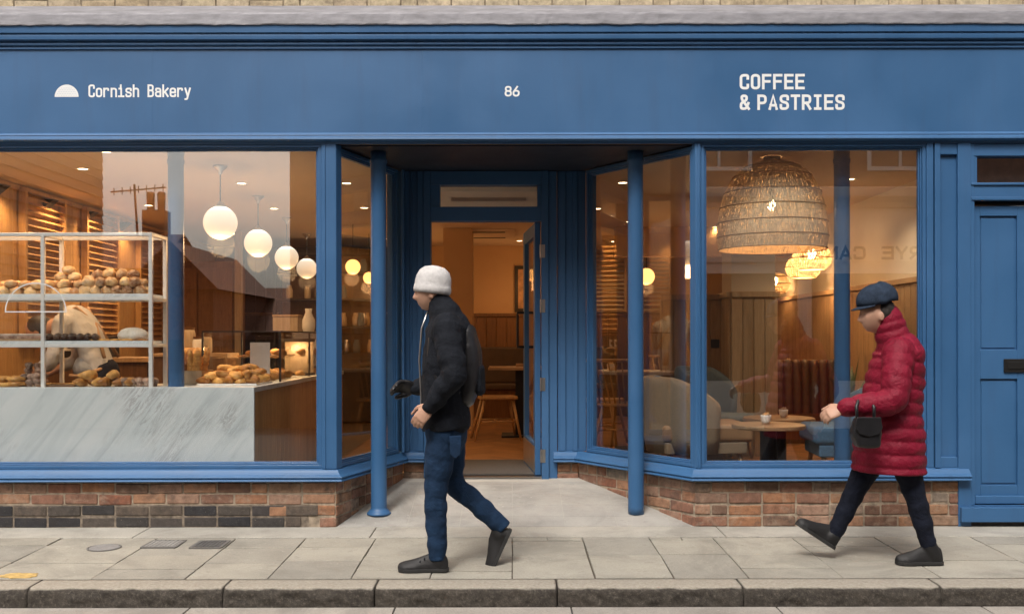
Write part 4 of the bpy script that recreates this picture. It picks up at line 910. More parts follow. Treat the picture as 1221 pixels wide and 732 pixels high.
class Kind:
    def __init__(s, name, mbs, mat, cat): s.n, s.mbs, s.mat, s.cat, s.proto, s.i = name, mbs, mat, cat, [], 0
    def put(s, loc, label, group, rz=None, sc=1.0, tilt=0.0):
        k = R7.randrange(len(s.mbs)); rz = R7.uniform(0, 6.28) if rz is None else rz
        hit = [p for p in s.proto if p[0] == k]
        if not hit:
            o = obj(s.n, s.mbs[k], s.mat, None, smooth=True); s.proto.append((k, o))
        else: o = hit[0][1].copy(); C.objects.link(o)
        o.location = loc; o.rotation_euler = (R7.uniform(-tilt, tilt), R7.uniform(-tilt, tilt), rz); o.scale = (sc * R7.uniform(.93, 1.07),) * 3
        tag(o, label, s.cat, group); return o
bun = Kind('bread_bun', [lump(MB(), (.050, .047, .034), i + 1, .16) for i in range(4)], K_bun, 'bun')
scone = Kind('fruit_scone', [lump(MB(), (.043, .041, .040), i + 9, .22, 1.9) for i in range(4)], K_scone, 'scone')
cro = Kind('croissant', [croissant_mb(), croissant_mb(.14, .033)], K_cro, 'croissant')
swirl = Kind('cinnamon_swirl', [swirl_mb()], K_cro, 'pastry'); muf = Kind('dark_muffin', [muffin_mb()], K_muf, 'muffin')
bag = Kind('baguette', [baguette_mb()], K_cro, 'baguette'); roll = Kind('dark_roll', [lump(MB(), (.030, .055, .033), i + 30, .1) for i in range(2)], K_dark, 'roll')
flat = Kind('flat_pastry', [lump(MB(), (.060, .048, .011), i + 40, .2, 2.0) for i in range(3)], K_cro, 'pastry'); pasty = Kind('baked_pasty', [lump(MB(), (.072, .045, .030), i + 50, .18, 1.6) for i in range(3)], K_cro, 'pasty')
def pile(kind, x0, x1, y0, y1, z, rows, dx, dz, label, group, sc=1.0, tilt=.25, shrink=1.0):
    for r in range(rows):
        yy = (y0 + y1) / 2; m_ = r * dx * .5 * shrink; n = max(1, int(round((x1 - x0 - 2 * m_) / dx)) + 1)
        for i in range(n):
            for y in ((y0, y1) if r < 2 else (yy,)):
                kind.put((x0 + m_ + (x1 - x0 - 2 * m_) * (i / max(1, n - 1) if n > 1 else .5) + R7.uniform(-.008, .008), y + R7.uniform(-.01, .01), z + r * dz), label, group, sc=sc, tilt=tilt if r else .06)
Yb = .30
pile(bun, X(-10, Yb), X(60, Yb), .25, .38, SH1, 2, .098, .046, 'golden round bun on the top shelf at the side away from the doorway', 'round buns in the long heap', 1.0)
pile(bun, X(52, Yb), X(108, Yb), .27, .37, SH1, 4, .092, .05, 'golden round bun in the tall heap behind the middle upright', 'round buns in the tall heap', .97, shrink=1.25)
pile(scone, X(106, Yb), X(170, Yb), .25, .37, SH1, 3, .078, .056, 'craggy fruit scone heaped at the doorway end of the top shelf', 'fruit scones on the top shelf', 1.02, shrink=.7)
for y in (.24, .31, .38): 
    for i in range(7): roll.put((X(60, y) + i * .052, y, SH2 + .006), 'very dark roll in the black row on the middle shelf', 'dark rolls on the middle shelf', rz=R7.uniform(-.2, .2), sc=.85)
tag(obj('baking_tray', MB().box(X(55, .3) - .03, X(112, .3) + .02, .20, .43, SH2 + .0005, SH2 + .006), M['black'], bevel=.002), 'thin black tray under the row of dark rolls', 'tray')
for i in range(5):
    for y in (.25, .36): flat.put((X(100, y) + .05 + i * .085, y, SH2), 'flat golden pastry beside the floured loaf', 'flat pastries on the middle shelf', sc=.8)
tag(obj('floured_loaf', lump(MB(), (.105, .075, .058), 3, .06), K_white, loc=(X(159, .3), .3, SH2), smooth=True), 'pale floured loaf at the end of the middle shelf', 'loaf')
t = thing('slab_cake', 'long flat dark cake on a board at the far end of the middle shelf', 'cake', (X(26, .3), .3, SH2)); obj('board', MB().box(-.2, .2, -.1, .1, 0.0005, .014), M['oak'], t, bevel=.003); obj('cake', MB().box(-.17, .17, -.08, .08, .0145, .042), K_muf, t, bevel=.006); obj('icing', MB().box(-.165, .165, -.075, .075, .0423, .049), K_white, t, bevel=.003)
# counter level under the rack
for x in (X(2, .25), X(18, .25), X(-14, .25)): swirl.put((x, .27, CT + .002), 'large spiral swirl bun on the marble counter', 'spiral buns on the counter', sc=.95); swirl.put((x, .27, CT + .034), 'large spiral swirl bun on the marble counter', 'spiral buns on the counter', sc=.9)
pile(muf, X(30, .3), X(50, .3), .25, .34, CT + .001, 4, .060, .038, 'small dark muffin in the stacked heap beside the middle upright', 'muffins heaped on the counter', .8, .1, .35)
for i in range(7):
    for y in (.26, .37): cro.put((X(98, y) + i * .062 * .9, y, CT + .002 + (.05 if i % 3 == 1 else 0)), 'glossy croissant in the row on the marble counter', 'croissants under the rack', rz=R7.uniform(.9, 2.2), sc=.95)
for i in range(6):
    for y in (.24, .31, .38): muf.put((X(140, y) + i * .063 * .8, y, CT + .001), 'dark speckled muffin at the doorway end of the counter', 'speckled muffins on the counter', sc=.85)
tag(obj('baking_tray', MB().box(X(55, .3) - .02, X(96, .3), .2, .42, CT + .0005, CT + .014), M['walnut'], bevel=.003), 'low brown tray on the counter between muffins and croissants', 'tray')
for i in range(5): flat.put((X(58, .3) + i * .055, .30, CT + .0145), 'small brown biscuit lying on the low brown tray', 'biscuits on the brown tray', sc=.55)
# baguettes in a crate
t = thing('baguette_crate', 'open timber crate of baguettes on the counter beside the iron column', 'crate', (X(231, .6), .6, CT)); w, d, h = .10, .14, .10
obj('side', MB().box(-w, w, -d, -d + .01, .001, h).box(-w, w, d - .01, d, .001, h).box(-w, -w + .01, -d + .0102, d - .0102, .001, h).box(w - .01, w, -d + .0102, d - .0102, .001, h), M['oak_pale'], t)
obj('base', MB().box(-w + .011, w - .011, -d + .011, d - .011, .001, .01), M['oak_pale'], t)
for i in range(14):
    o = bag.put((X(231, .6) - .07 + (i % 5) * .035, .49 + (i // 5) * .075, CT + .012), 'slim baguette standing in the timber crate', 'baguettes in the crate', sc=.82); o.rotation_euler = (R7.uniform(-.18, .18), R7.uniform(-.25, .38), R7.uniform(0, 6))
# pastry trays on counter behind window, px 245-320
t = thing('pastry_tray', 'pale tray heaped with folded pastries beside the glass case', 'tray', (X(283, .62), .62, CT)); obj('plate', MB().box(-.22, .20, -.24, .24, .0005, .012), M['ceramic'], t, bevel=.003)
for r in range(3):
    for i in range(5 - r):
        for y in (.44, .56, .68, .80)[r // 2:4 - r // 2]: (pasty if (i + r) % 2 else cro).put((X(283, .62) - .17 + .082 * i + .04 * r, y, CT + .0125 + .036 * r), 'flaky golden pastry heaped on the pale tray', 'pastries on the pale tray', tilt=.3 if r else .08, sc=.95)
# glass display case
gc = thing('glass_display_case', 'clear glass pastry case with dark edges on the return of the counter', 'display case', (0, 0, 0))
gx0, gx1, gy0, gy1, gz1 = -2.36, XC - .03, 1.0, 3.3, 1.30
e = MB()
for x in (gx0, gx1):
    for y in (gy0, 2.1, gy1): e.box(x - .007, x + .007, y - .007, y + .007, CT, gz1)
    e.box(x - .0068, x + .0068, gy0 - .0068, gy1 + .0068, gz1 + .0002, gz1 + .012)
for y in (gy0, 2.1, gy1): e.box(gx0 + .007, gx1 - .007, y - .0066, y + .0066, gz1 + .0004, gz1 + .0118)
obj('frame', e, M['black'], gc)
obj('pane', MB().box(gx0 + .008, gx1 - .008, gy0 - .003, gy0 + .003, CT + .002, gz1 - .001), M['clear'], gc); obj('pane', MB().box(gx1 - .003, gx1 + .003, gy0 + .008, gy1 - .008, CT + .002, gz1 - .001), M['clear'], gc)
obj('shelf', MB().box(gx0 + .02, gx1 - .02, gy0 + .05, gy1 - .05, 1.10, 1.106), M['clear'], gc); obj('pane', MB().box(gx0 + .008, gx1 - .008, gy0 + .01, gy1 - .01, gz1 + .0005, gz1 + .006), M['clear'], gc)
for j, y in enumerate((1.2, 1.5, 1.8, 2.3, 2.65, 3.0)):
    for i in range(4):
        (pasty if j % 2 else cro).put((gx0 + .09 + i * .125, y, CT + .002), 'glossy pastry lying inside the glass case', 'pastries in the glass case'); 
        if i % 2: (cro if j % 2 else flat).put((gx0 + .12 + i * .12, y + .04, 1.108), 'glossy pastry lying inside the glass case', 'pastries in the glass case', sc=.85)
lamp('case_light', 'AREA', (-2.1, 2.3, 1.28), 2.2, gc).data.size = .4
t = thing('menu_stand', 'grey upright menu card standing in front of the glass case', 'menu card', (X(310, .93), .93, CT)); obj('card', MB().box(-.075, .075, 0, .006, .012, .30), plain('grey_card', (.42, .40, .37), .6), t); obj('foot', MB().box(-.08, .08, -.03, .04, .0005, .0115), M['steel'], t)
t = thing('heated_cabinet', 'small lit warming cabinet glowing amber on the counter', 'warming cabinet', (X(338, 1.9), 2.45, CT)); obj('back_panel', MB().box(-.13, .13, .08, .095, .02, .30), M['oak_pale'], t); obj('hood', MB().box(-.14, .14, -.1, .1, .301, .33), M['black'], t); obj('base', MB().box(-.14, .14, -.1, .1, .001, .0195), M['black'], t); lamp('heat_lamp', 'POINT', (0, -.02, .24), 2.5, t, .04)
t = thing('wooden_box', 'small square timber box standing on top of the glass case', 'box', (X(343, 2.2), 2.2, gz1 + .0125)); obj('body', MB().box(-.11, .11, -.09, .09, 0, .13), M['oak_pale'], t, bevel=.004); obj('lid', MB().box(-.115, .115, -.095, .095, .1304, .15), M['oak'], t, bevel=.003)
t = thing('glass_carafe', 'pale carafe standing on the glass case near the window post', 'carafe', (X(368, 3.0), 3.0, gz1 + .0125)); obj('body', MB().lathe([(.05, 0), (.065, .05), (.06, .12), (.03, .19), (.035, .23)], n=18), M['ceramic'], t, smooth=True)
for k, (px, y, h, c_) in enumerate(((226, 2.0, .20, 'oak_pale'), (236, 2.0, .12, 'ceramic'), (246, 2.1, .14, 'oak_pale'))):
    t = thing('storage_jar', ['tall amber jar on the rear ledge beside the iron column', 'short white jar between two amber jars', 'short amber jar next to the white jar'][k], 'jar', (X(px, y), y, 1.13), group='jars on the rear ledge'); obj('body', MB().lathe([(.045, 0), (.05, .02), (.05, h * .85), (.04, h)], n=18), M[c_], t, smooth=True); obj('lid', MB().lathe([(.042, h + .0004), (.044, h + .02)], n=18), M['walnut'], t)
t = thing('jar_shelf', 'narrow timber shelf unit behind the counter holding jars and bread', 'shelf unit', (-2.75, 2.05, FZ)); obj('top', MB().box(-.32, .33, -.18, .18, .91, .938), M['oak'], t, bevel=.003); obj('body', MB().box(-.30, .31, -.16, .16, 0, .9095), M['walnut'], t)
for i in range(4): bun.put((X(222, 1.95) + .02 + i * .05, 1.93, 1.1285 + .0 * i), 'golden bun on the narrow shelf behind the crate', 'buns on the rear ledge', sc=.9)
# prep bench, ovens
t = thing('prep_bench', 'timber work bench behind the bread rack', 'bench', (-3.45, 2.35, FZ)); obj('top', MB().box(-.65, .30, -.30, .30, .86, .90), M['oak'], t, bevel=.003); obj('body', MB().box(-.62, .27, -.27, .27, .0, .8595), M['walnut'], t)
for k in range(2):
    t = thing('bread_oven', ['steel oven with square dial on the work bench, away from the baker', 'steel oven with square dial on the work bench, beside the baker'][k], 'oven', (-3.86 + .20 * k + .02, 2.2, 1.0905), group='small ovens'); obj('body', MB().box(-.095, .095, -.14, .2, 0, .19), M['black'], t, bevel=.006); obj('dial_plate', MB().box(-.05, .05, -.145, -.1403, .06, .15), M['ceramic'], t); obj('dial', MB().tube([(0, -.146, .105), (0, -.158, .105)], .02, 14), M['black'], t)
t = thing('tall_cupboard', 'tall dark timber cupboard with pale post against the side wall', 'cupboard', (-3.72, 5.35, FZ)); obj('body', MB().box(-.4, .45, -.2, .25, 0, 1.98), M['walnut'], t, bevel=.004); obj('door', MB().box(-.38, .01, -.222, -.2004, .05, 1.9).box(.03, .43, -.222, -.2004, .05, 1.9), M['dado'], t, bevel=.003); obj('post', MB().box(.455, .53, -.22, -.14, 0, 2.34), M['oak_pale'], t)
# black steel back bar
t = thing('black_shelf_unit', 'black open shelf unit with cups and jars behind the counter', 'shelf unit', (-2.25, 6.15, FZ)); f = MB()
for x in (-.75, 0, .52):
    f.box(x - .02, x + .02, -.18, -.14, 0, 2.15).box(x - .02, x + .02, .14, .18, 0, 2.15)
obj('frame', f, M['black'], t)
for z in (.86, 1.20, 1.55, 1.88, 2.13): obj('shelf', MB().box(-.775, .545, -.175, .175, z, z + .025), M['black_wood'], t)
obj('lower_cabinet', MB().box(-.765, .535, -.165, .165, .02, .8595), M['black_wood'], t); obj('back_panel', MB().box(-.77, .54, .1805, .19, .0, 2.15), M['walnut'], t)
for i in range(26):
    z = (.885, 1.225, 1.575, 1.905)[i % 4] + FZ; x = -2.95 + R7.uniform(0, 1.25); 
    if abs(x + 2.25) < .04: x += .1
    o = obj('storage_jar', MB().lathe([(.04, 0), (.045, .02), (.045, .11), (.03, .14), (.03, .17)], n=14), M[R7.choice(['ceramic', 'oak_pale', 'steel', 'slate_fabric'])], loc=(x, 6.05 + R7.uniform(-.03, .06), z + .0005), smooth=True); tag(o, 'small jar or cup standing on the black open shelves', 'jar', 'jars on the black shelves')
t = thing('coffee_machine', 'steel coffee machine on the side counter behind the narrow pane', 'coffee machine', (-1.98, 3.45, CT)); obj('body', MB().box(-.20, .20, -.2, .2, .06, .40), M['steel'], t, bevel=.02); obj('drip_tray', MB().box(-.2, .22, -.2, .2, .001, .05), M['black'], t, bevel=.005); obj('group_head', MB().tube([(.205, -.08, .28), (.26, -.08, .28), (.26, -.08, .22)], .02, 10), M['black'], t); obj('group_head', MB().tube([(.205, .08, .28), (.26, .08, .28), (.26, .08, .22)], .02, 10), M['black'], t)

# ------------------------------------------------------------------ furniture
def round_table(x, y, r, ztop, label, legs='pedestal', group=None):
    t = thing('round_table', label, 'table', (x, y, FZ), group=group); h = ztop - FZ
    obj('tabletop', MB().lathe([(r - .004, h - .03), (r, h - .025), (r, h - .005), (r - .006, h)], n=40), M['table_wood'], t)
    if legs == 'pedestal':
        obj('pedestal', MB().lathe([(.06, .0205), (.06, h - .031)], n=20), M['black'], t, smooth=False); obj('base', MB().lathe([(.2, .001), (.2, .012), (.07, .02)], n=30), M['black'], t)
    return t
round_table(1.86, .63, .262, Z(506, .63), 'small round coffee table with black pedestal close to the glass')
round_table(2.20, 1.62, .29, Z(498, 1.62), 'round coffee table standing farther back beside the clad pillar')
def cup(x, y, z, label, content):
    t = thing('white_pot', label, 'pot', (x, y, z), group='small white pots'); obj('bowl', MB().lathe([(.022, .0), (.034, .02), (.038, .055), (.038, .066), (.033, .066), (.031, .05)], n=20), M['ceramic'], t, smooth=True)
    obj('filling', lump(MB(), (.030, .030, .020), 5, .5, 3), content, t, loc=(0, 0, .05), smooth=True)
cup(X(913, .62), .62, Z(506, .63) + .0005, 'small white pot of brown sugar on the table closest to the glass', K_bun); cup(X(934, 1.6), 1.6, Z(498, 1.62) + .0005, 'small white pot on the table beside the clad pillar', K_muf)
def legs(t, pts, z1, mat='chair_wood', r0=.013, r1=.02):
    for (x0, y0), (x1, y1) in pts: obj('leg', MB().tube([(x0, y0, 0.001), (x1, y1, z1)], [r0, r1], 10), M[mat], t, smooth=True)
def tub_chair(x, y, rz, label, shell, cushion, w=.34, back=.75, deep=.38, seatm=None):
    t = thing('lounge_chair', label, 'armchair', (x, y, FZ), rz); mb = MB()      # faces +x
    prof = []; n = 26; vs = []
    def rim(u): a = -2.0 + 4.0 * u; return a + PI
    for j in range(n + 1):
        u = j / n; a = rim(u); s = abs(2 * u - 1); hz = back - (.20 * max(0, (s - .45) / .55) ** 1.5)
        ex = deep if math.cos(a) < 0 else deep * .9
        ring = []
        for rr, z in ((.93, .17), (1.0, .30), (1.03, .55 * hz + .15), (1.05, hz - .05), (1.03, hz - .01), (.98, hz + .012), (.92, hz), (.87, hz - .05), (.84, .55 * hz + .1), (.80, .34), (.80, .17)):
            ring.append((ex * rr * math.cos(a), w * rr * math.sin(a), z))
        vs += ring
    k = 11; mb.add(vs, [(j * k + i, j * k + (i + 1) % k, (j + 1) * k + (i + 1) % k, (j + 1) * k + i) for j in range(n) for i in range(k)] + [tuple(range(k)), tuple(range(n * k, n * k + k))])
    obj('backrest', mb, M[shell], t, smooth=True)
    obj('seat', MB().box(-deep * .75, deep * 1.12, -w * .82, w * .82, .26, .40), M[seatm or shell], t, bevel=.04, smooth=False, seg=4)
    obj('seat_frame', MB().box(-deep * .7, deep * .98, -w * .78, w * .78, .17, .259), M[shell], t, bevel=.01)
    legs(t, [((-.26, -.24), (-.22, -.2)), ((-.26, .24), (-.22, .2)), ((deep * .93, -.24), (deep * .85, -.21)), ((deep * .93, .24), (deep * .85, .21))], .17)
    if cushion: obj('cushion', MB().blob((0, 0, 0), (.07, .22, .17), 18, Matrix.Rotation(-.25, 3, 'Y')), M[cushion], t, loc=(-deep * .62, .02, .60), smooth=True)
    return t
tub_chair(1.42, 1.30, math.radians(4), 'beige tub armchair with blue cushion and tan seat behind the porch pane', 'beige_fabric', 'blue_fabric', seatm='tan_leather')
tub_chair(2.64, 1.05, math.radians(176), 'blue lounge chair with timber legs behind the window column', 'blue_fabric', None, w=.32, back=.68, deep=.34)
tub_chair(1.75, 2.20, math.radians(-40), 'slate blue armchair in front of the timber partition', 'slate_fabric', None, w=.30, back=.80, deep=.3)
def spindle_chair(x, y, rz, label, z0=FZ):
    t = thing('spindle_chair', label, 'chair', (x, y, z0), rz, 'timber spindle back chairs')      # faces +x
    obj('seat', MB().prism([(.2, -.2), (.22, 0), (.2, .2), (-.17, .185), (-.2, 0), (-.17, -.185)], 'z', .43, .46), M['chair_wood'], t, bevel=.01)
    legs(t, [((.23, -.22), (.15, -.14)), ((.23, .22), (.15, .14)), ((-.25, -.2), (-.14, -.13)), ((-.25, .2), (-.14, .13))], .432, r0=.012, r1=.017)
    st = MB(); st.tube([(.19, -.18, .2), (-.2, -.165, .2)], .008, 8); st.tube([(.19, .18, .2), (-.2, .165, .2)], .008, 8); st.tube([(0, -.17, .2), (0, .17, .2)], .008, 8); obj('stretcher', st, M['chair_wood'], t, smooth=True)
    top = [(-.30 + .03 * (1 - (k / 6) ** 2) * -1, .24 * k / 6, .86) for k in range(-6, 7)]
    obj('top_rail', MB().tube(top, .016, 8), M['chair_wood'], t, smooth=True)
    for k in range(-3, 4): obj('spindle', MB().tube([(-.165 + .0 * abs(k), .05 * k, .455), (-.325 + .03 * (k / 3.6) ** 2, .066 * k, .86)], .007, 6), M['chair_wood'], t, smooth=True)
    return t
c0 = spindle_chair(X(592, 3.9), 3.9, math.radians(8), 'timber spindle chair at the dark table seen through the open doorway')
c1 = dup(c0, (X(742, 2.75), 2.75, FZ), math.radians(60), 'timber spindle chair behind the wide porch pane, beside the porch column')
c2 = dup(c0, (X(800, 4.3), 4.2, FZ), math.radians(-95), 'timber spindle chair deep in the room behind the beige armchair')
c3 = dup(c0, (X(716, 3.3), 3.4, FZ), math.radians(-20), 'timber spindle chair half hidden at the door side of the porch pane')
def dining(x, y, w, d, label, box=True):
    t = thing('dining_table', label, 'table', (x, y, FZ)); obj('tabletop', MB().box(-w, w, -d, d, .725, .755), M['table_wood'], t, bevel=.004); obj('pedestal', MB().box(-.07, .07, -.07, .07, .02, .7245), M['black'], t); obj('base', MB().box(-.22, .22, -.22, .22, .001, .0195), M['black'], t, bevel=.004)
dining(X(622, 4.3), 4.3, .36, .33, 'timber table on a thick black pedestal seen through the open doorway'); dining(X(765, 2.75), 2.85, .38, .33, 'timber dining table behind the beige armchair'); dining(X(945, 4.6), 4.6, .5, .33, 'timber table beyond the channelled leather bench')
tag(obj('menu_book', MB().box(X(625, 4.3) - .09, X(625, 4.3) + .1, 4.2, 4.32, FZ + .7555, FZ + .79), M['tan_leather'], bevel=.003), 'stack of tan menus on the table inside the open doorway', 'menu')
cup(X(728, 2.75), 2.72, FZ + .7555, 'small pale pot on the dining table behind the porch pane', K_bun); cup(X(938, 4.5), 4.45, FZ + .7555, 'small white pot on the table beyond the leather bench', K_bun)
# booth
t = thing('booth_bench', 'brown leather bench with upright channels in the back of the room', 'bench', (X(950, 3.5), 3.5, FZ)); ch = MB()
for i in range(9): ch.chain([(-.36 + .09 * i, 0, .30), (-.36 + .09 * i, .01, .55), (-.36 + .09 * i, .03, .80)], [(.05, .047)] * 3, 10, 4, side=(1, 0, 0))
obj('backrest', ch, M['brown_leather'], t, smooth=True); obj('frame', MB().box(-.42, .42, .03, .11, 0, .84), M['walnut'], t, bevel=.006); obj('plinth', MB().box(-.42, .42, -.05, .0295, 0, .3), M['walnut'], t); obj('end_panel', MB().box(.421, .47, -.12, .5, 0, .86), M['slate_fabric'], t, bevel=.008)
t = thing('wall_bench', 'dark fixed bench running along the panelled back wall', 'bench', (-.2, BY - .3, FZ)); obj('seat', MB().box(-1.3, 1.6, -.25, .2, .38, .46), M['brown_leather'], t, bevel=.02); obj('backrest', MB().box(-1.3, 1.6, .1, .22, .4605, .95), M['brown_leather'], t, bevel=.02); obj('plinth', MB().box(-1.28, 1.58, -.2, .2, 0, .3795), M['walnut'], t)
# board wall with pinned notices deep in the room
t = thing('notice_board', 'dark wall board with a magenta round and pale notices', 'board', (X(938, 6.2), 6.6, 1.0)); obj('board', MB().box(-.42, .42, 0, .03, 0, 1.25), M['black_wood'], t)
obj('magenta_disc', MB().tube([(-.1, -.006, .82), (-.1, -.0004, .82)], .13, 26), plain('magenta', (.35, .02, .10), .5), t)
for i in range(5): obj('notice', MB().box(-.3, .28 - .05 * (i % 2), -.005, -.0004, .12 + .11 * i, .17 + .11 * i), M['walnut'], t)
obj('bulkhead', MB().box(1.2, WR - .001, 4.9, 5.1, 2.20, CZ - .001), M['plaster'])['kind'] = 'structure'
# plants
leaf_m = plain('house_plant_leaf', (.06, .10, .035), .5, .3, 12)
def leafy(x, y, z0, label, n, ln, potr=.11, poth=.24, seed=1, up=.9, mat=None):
    t = thing('potted_plant', label, 'plant', (x, y, z0)); R = random.Random(seed); obj('pot', MB().lathe([(potr * .75, .001), (potr, poth), (potr * .88, poth), (potr * .8, poth - .03)], n=22), M['slate_fabric'], t, smooth=True); mb = MB()
    for i in range(n):
        a = R.uniform(0, 6.28); l = ln * R.uniform(.6, 1.1); b_ = R.uniform(.25, up); w = .018 * R.uniform(.7, 1.3); vs = []; dx, dy = math.cos(a), math.sin(a)
        for k in range(9):
            q_ = k / 8; rr = l * b_ * q_ * .55; zz = poth - .03 + l * (q_ - .35 * b_ * q_ * q_ * 1.6); ww = w * math.sin(PI * min(.98, q_ * .9 + .1))
            for s in (-1, 1): vs.append((dx * rr - dy * ww * s, dy * rr + dx * ww * s, zz + .006 * abs(s)))
        mb.add(vs, [(2 * k, 2 * k + 1, 2 * k + 3, 2 * k + 2) for k in range(8)])
    obj('foliage', mb, mat or leaf_m, t, smooth=True); return t
leafy(3.05, .75, FZ, 'tall potted plant with arching strap leaves by the cream wall', 26, .85, .16, .38, 4)
leafy(X(1022, 1.7), 1.9, FZ, 'strap leaved potted plant behind the window column', 20, .75, .13, .42, 7)
leafy(X(968, 4.6), 4.55, FZ + .7555, 'dark flowering stem in a slim vase on the rear table', 12, .42, .045, .2, 9, .6, plain('dark_leaf', (.02, .025, .015), .6))
# ------------------------------------------------------------------ people
M['skin'] = plain('skin', (.50, .29, .20), .55, .08, 20)
M['hair_dark'] = plain('dark_hair', (.018, .013, .010), .5, .4, 60, .4, 200)
M['hair_white'] = plain('white_beard', (.66, .64, .61), .7, .1, 60, .4, 200)
def cloth(name, col, rough=.8, var=.25, ns=14, fine=220, folds=.5):
    m, nt, b = newmat(name); v = coords(nt); f = noise(nt, v, ns, 5, .6)
    nt.links.new(ramp(nt, f, [(.3, tuple(c * (1 - var) for c in col)), (.7, tuple(c * (1 + var) for c in col))]), b.inputs['Base Color']); b.inputs['Roughness'].default_value = rough
    b.inputs['Sheen Weight'].default_value = .0; b.inputs['Specular IOR Level'].default_value = .22
    bump(nt, math_(nt, 'ADD', math_(nt, 'MULTIPLY', noise(nt, v, 16, 4, .6, .8), 2.0), math_(nt, 'MULTIPLY', noise(nt, v, fine, 2), .35)), folds, .012, b); return m
M['navy_jacket'] = cloth('dark_navy_jacket', (.0080, .0100, .0150), .85)
M['denim'] = cloth('blue_denim', (.010, .029, .068), .85, .35, 9)
M['dark_jeans'] = cloth('dark_jeans', (.008, .011, .022), .85, .3, 9)
M['crimson'] = cloth('crimson_puffer', (.20, .0065, .025), .55, .15, 10, 220, .55)
M['pale_knit'] = cloth('pale_knit', (.56, .55, .545), .95, .12, 50, 260, .25)
M['navy_cap'] = cloth('navy_cap', (.022, .035, .060), .9, .3, 30)
M['black_leather'] = plain('black_leather', (.012, .012, .014), .42, .3, 20, .15, 150)
M['shoe_black'] = plain('black_shoe', (.008, .008, .009), .6, .3, 20, .2, 200)
M['sole'] = plain('dark_sole', (.02, .02, .02), .8, .2)
M['oat_shirt'] = cloth('oat_shirt', (.43, .44, .45), .9, .1, 12)
M['apron'] = cloth('apron', (.23, .25, .27), .9, .1)
def hand(mb, w, d, n, L=.175, curl=.5, k_=0.0):
    """palm and five fingers. w wrist, d pointing along the hand, n the way the palm faces"""
    w, d, n = V(w), V(d).normalized(), V(n).normalized(); l = d.cross(n).normalized(); n = l.cross(d).normalized()
    pl_ = L * .52
    mb.chain([w - d * .02, w + d * .02, w + d * pl_ * .55, w + d * pl_], [(.019 + k_, .026 + k_), (.017 + k_, .031 + k_), (.015 + k_, .041 + k_), (.011 + k_, .040 + k_)], 12, 4, side=l)
    for k, (o, fl_) in enumerate(((-.030, .43), (-.010, .50), (.010, .47), (.029, .37))):
        p = w + d * (pl_ - .012) + l * o; ln = L * fl_; c = curl * (1 + .12 * k); pts = [p]; dd = d.copy()
        for s_ in range(3):
            c_ = c * (.55 + .3 * s_); dd = (dd * math.cos(c_) + n * math.sin(c_)).normalized(); p = p + dd * ln * (.42, .33, .25)[s_]; pts.append(p)
        mb.chain(pts, [(q_ + k_, q_ + k_) for q_ in (.0095, .0092, .0085, .0072)], 8, 3, side=l)
    p = w + d * .022 - l * .026; t1 = (d * .75 - l * .62 + n * .25).normalized(); t2 = (d * .92 - l * .15 + n * .45).normalized()
    mb.chain([p, p + t1 * L * .22, p + t1 * L * .22 + t2 * L * .2, p + t1 * L * .22 + t2 * L * .34], [(q_ + k_, q_ + k_) for q_ in (.013, .0115, .010, .008)], 8, 3, side=n)
def head_pt(az, el):
    """face and skull surface: az 0 = facing -x, el -90..90 (degrees)"""
    g = lambda v_, w: math.exp(-(v_ / w) ** 2); A_, E_ = math.radians(az), math.radians(el); ce, se = math.cos(E_), math.sin(E_); fr_ = math.cos(A_)
    x, y, z = -.096 * ce * fr_, .077 * ce * math.sin(A_), .122 * se
    dn = max(0, -se)
    y *= 1 - .30 * dn ** 1.3
    if x > 0: x *= 1 - .55 * dn; z *= 1 - .30 * dn
    else: x *= 1 + .10 * dn
    if abs(az) < 90:
        d = 0.0; a_ = abs(az)
        nose = max(0, min(1, (9 - el) / 24)) if el > -17 else max(0, 1 - (-17 - el) / 7)
        d += .027 * nose * g(az, 8.5 + 3 * nose) - .009 * g(a_ - 21, 10) * g(el - 3, 8) + .006 * g(el - 14, 6) * g(az, 34)
        d += .006 * g(az, 15) * (g(el + 34, 3.2) + g(el + 41, 3.6)) - .004 * g(az, 16) * g(el + 37.3, 1.8) + .013 * g(az, 16) * g(el + 58, 9) + .004 * g(a_ - 42, 15) * g(el + 9, 11) - .004 * g(az, 16) * g(el + 48, 4)
        x -= d; 
    return V((x, y, z + .005))
def head(mb, c, pitch=0.0, s=.92, yaw=0.0):
    R_ = Matrix.Rotation(yaw, 3, 'Z') @ Matrix.Rotation(pitch, 3, 'Y'); c = V(c); n, m = 72, 54
    vs = [c + R_ @ (head_pt(-180 + 360 * i / n, 88 - 176 * j / m) * s) for j in range(m + 1) for i in range(n)]
    mb.add(vs, [(j * n + i, j * n + (i + 1) % n, (j + 1) * n + (i + 1) % n, (j + 1) * n + i) for j in range(m) for i in range(n)] + [tuple(range(n)), tuple(range(m * n, m * n + n))])
    for sg in (-1, 1): mb.blob(c + R_ @ (V((.010, .077 * sg, -.012)) * s), (.019 * s, .009 * s, .031 * s), 14, R_)
    return R_
def eyes(c, R_, parent, s=.92):
    wm = plain('eye_white', (.7, .68, .65), .2); pm = plain('eye_iris', (.03, .02, .015), .15)
    for sg in (-1, 1):
        e = obj('eye', MB().blob(V(c) + R_ @ (V((-.0725, .031 * sg, .010)) * s), (.0100,) * 3, 12), wm, parent, smooth=True); obj('iris', MB().blob(V(c) + R_ @ (V((-.0810, .031 * sg, .010)) * s), (.0030, .0045, .0045), 10), pm, e, smooth=True)
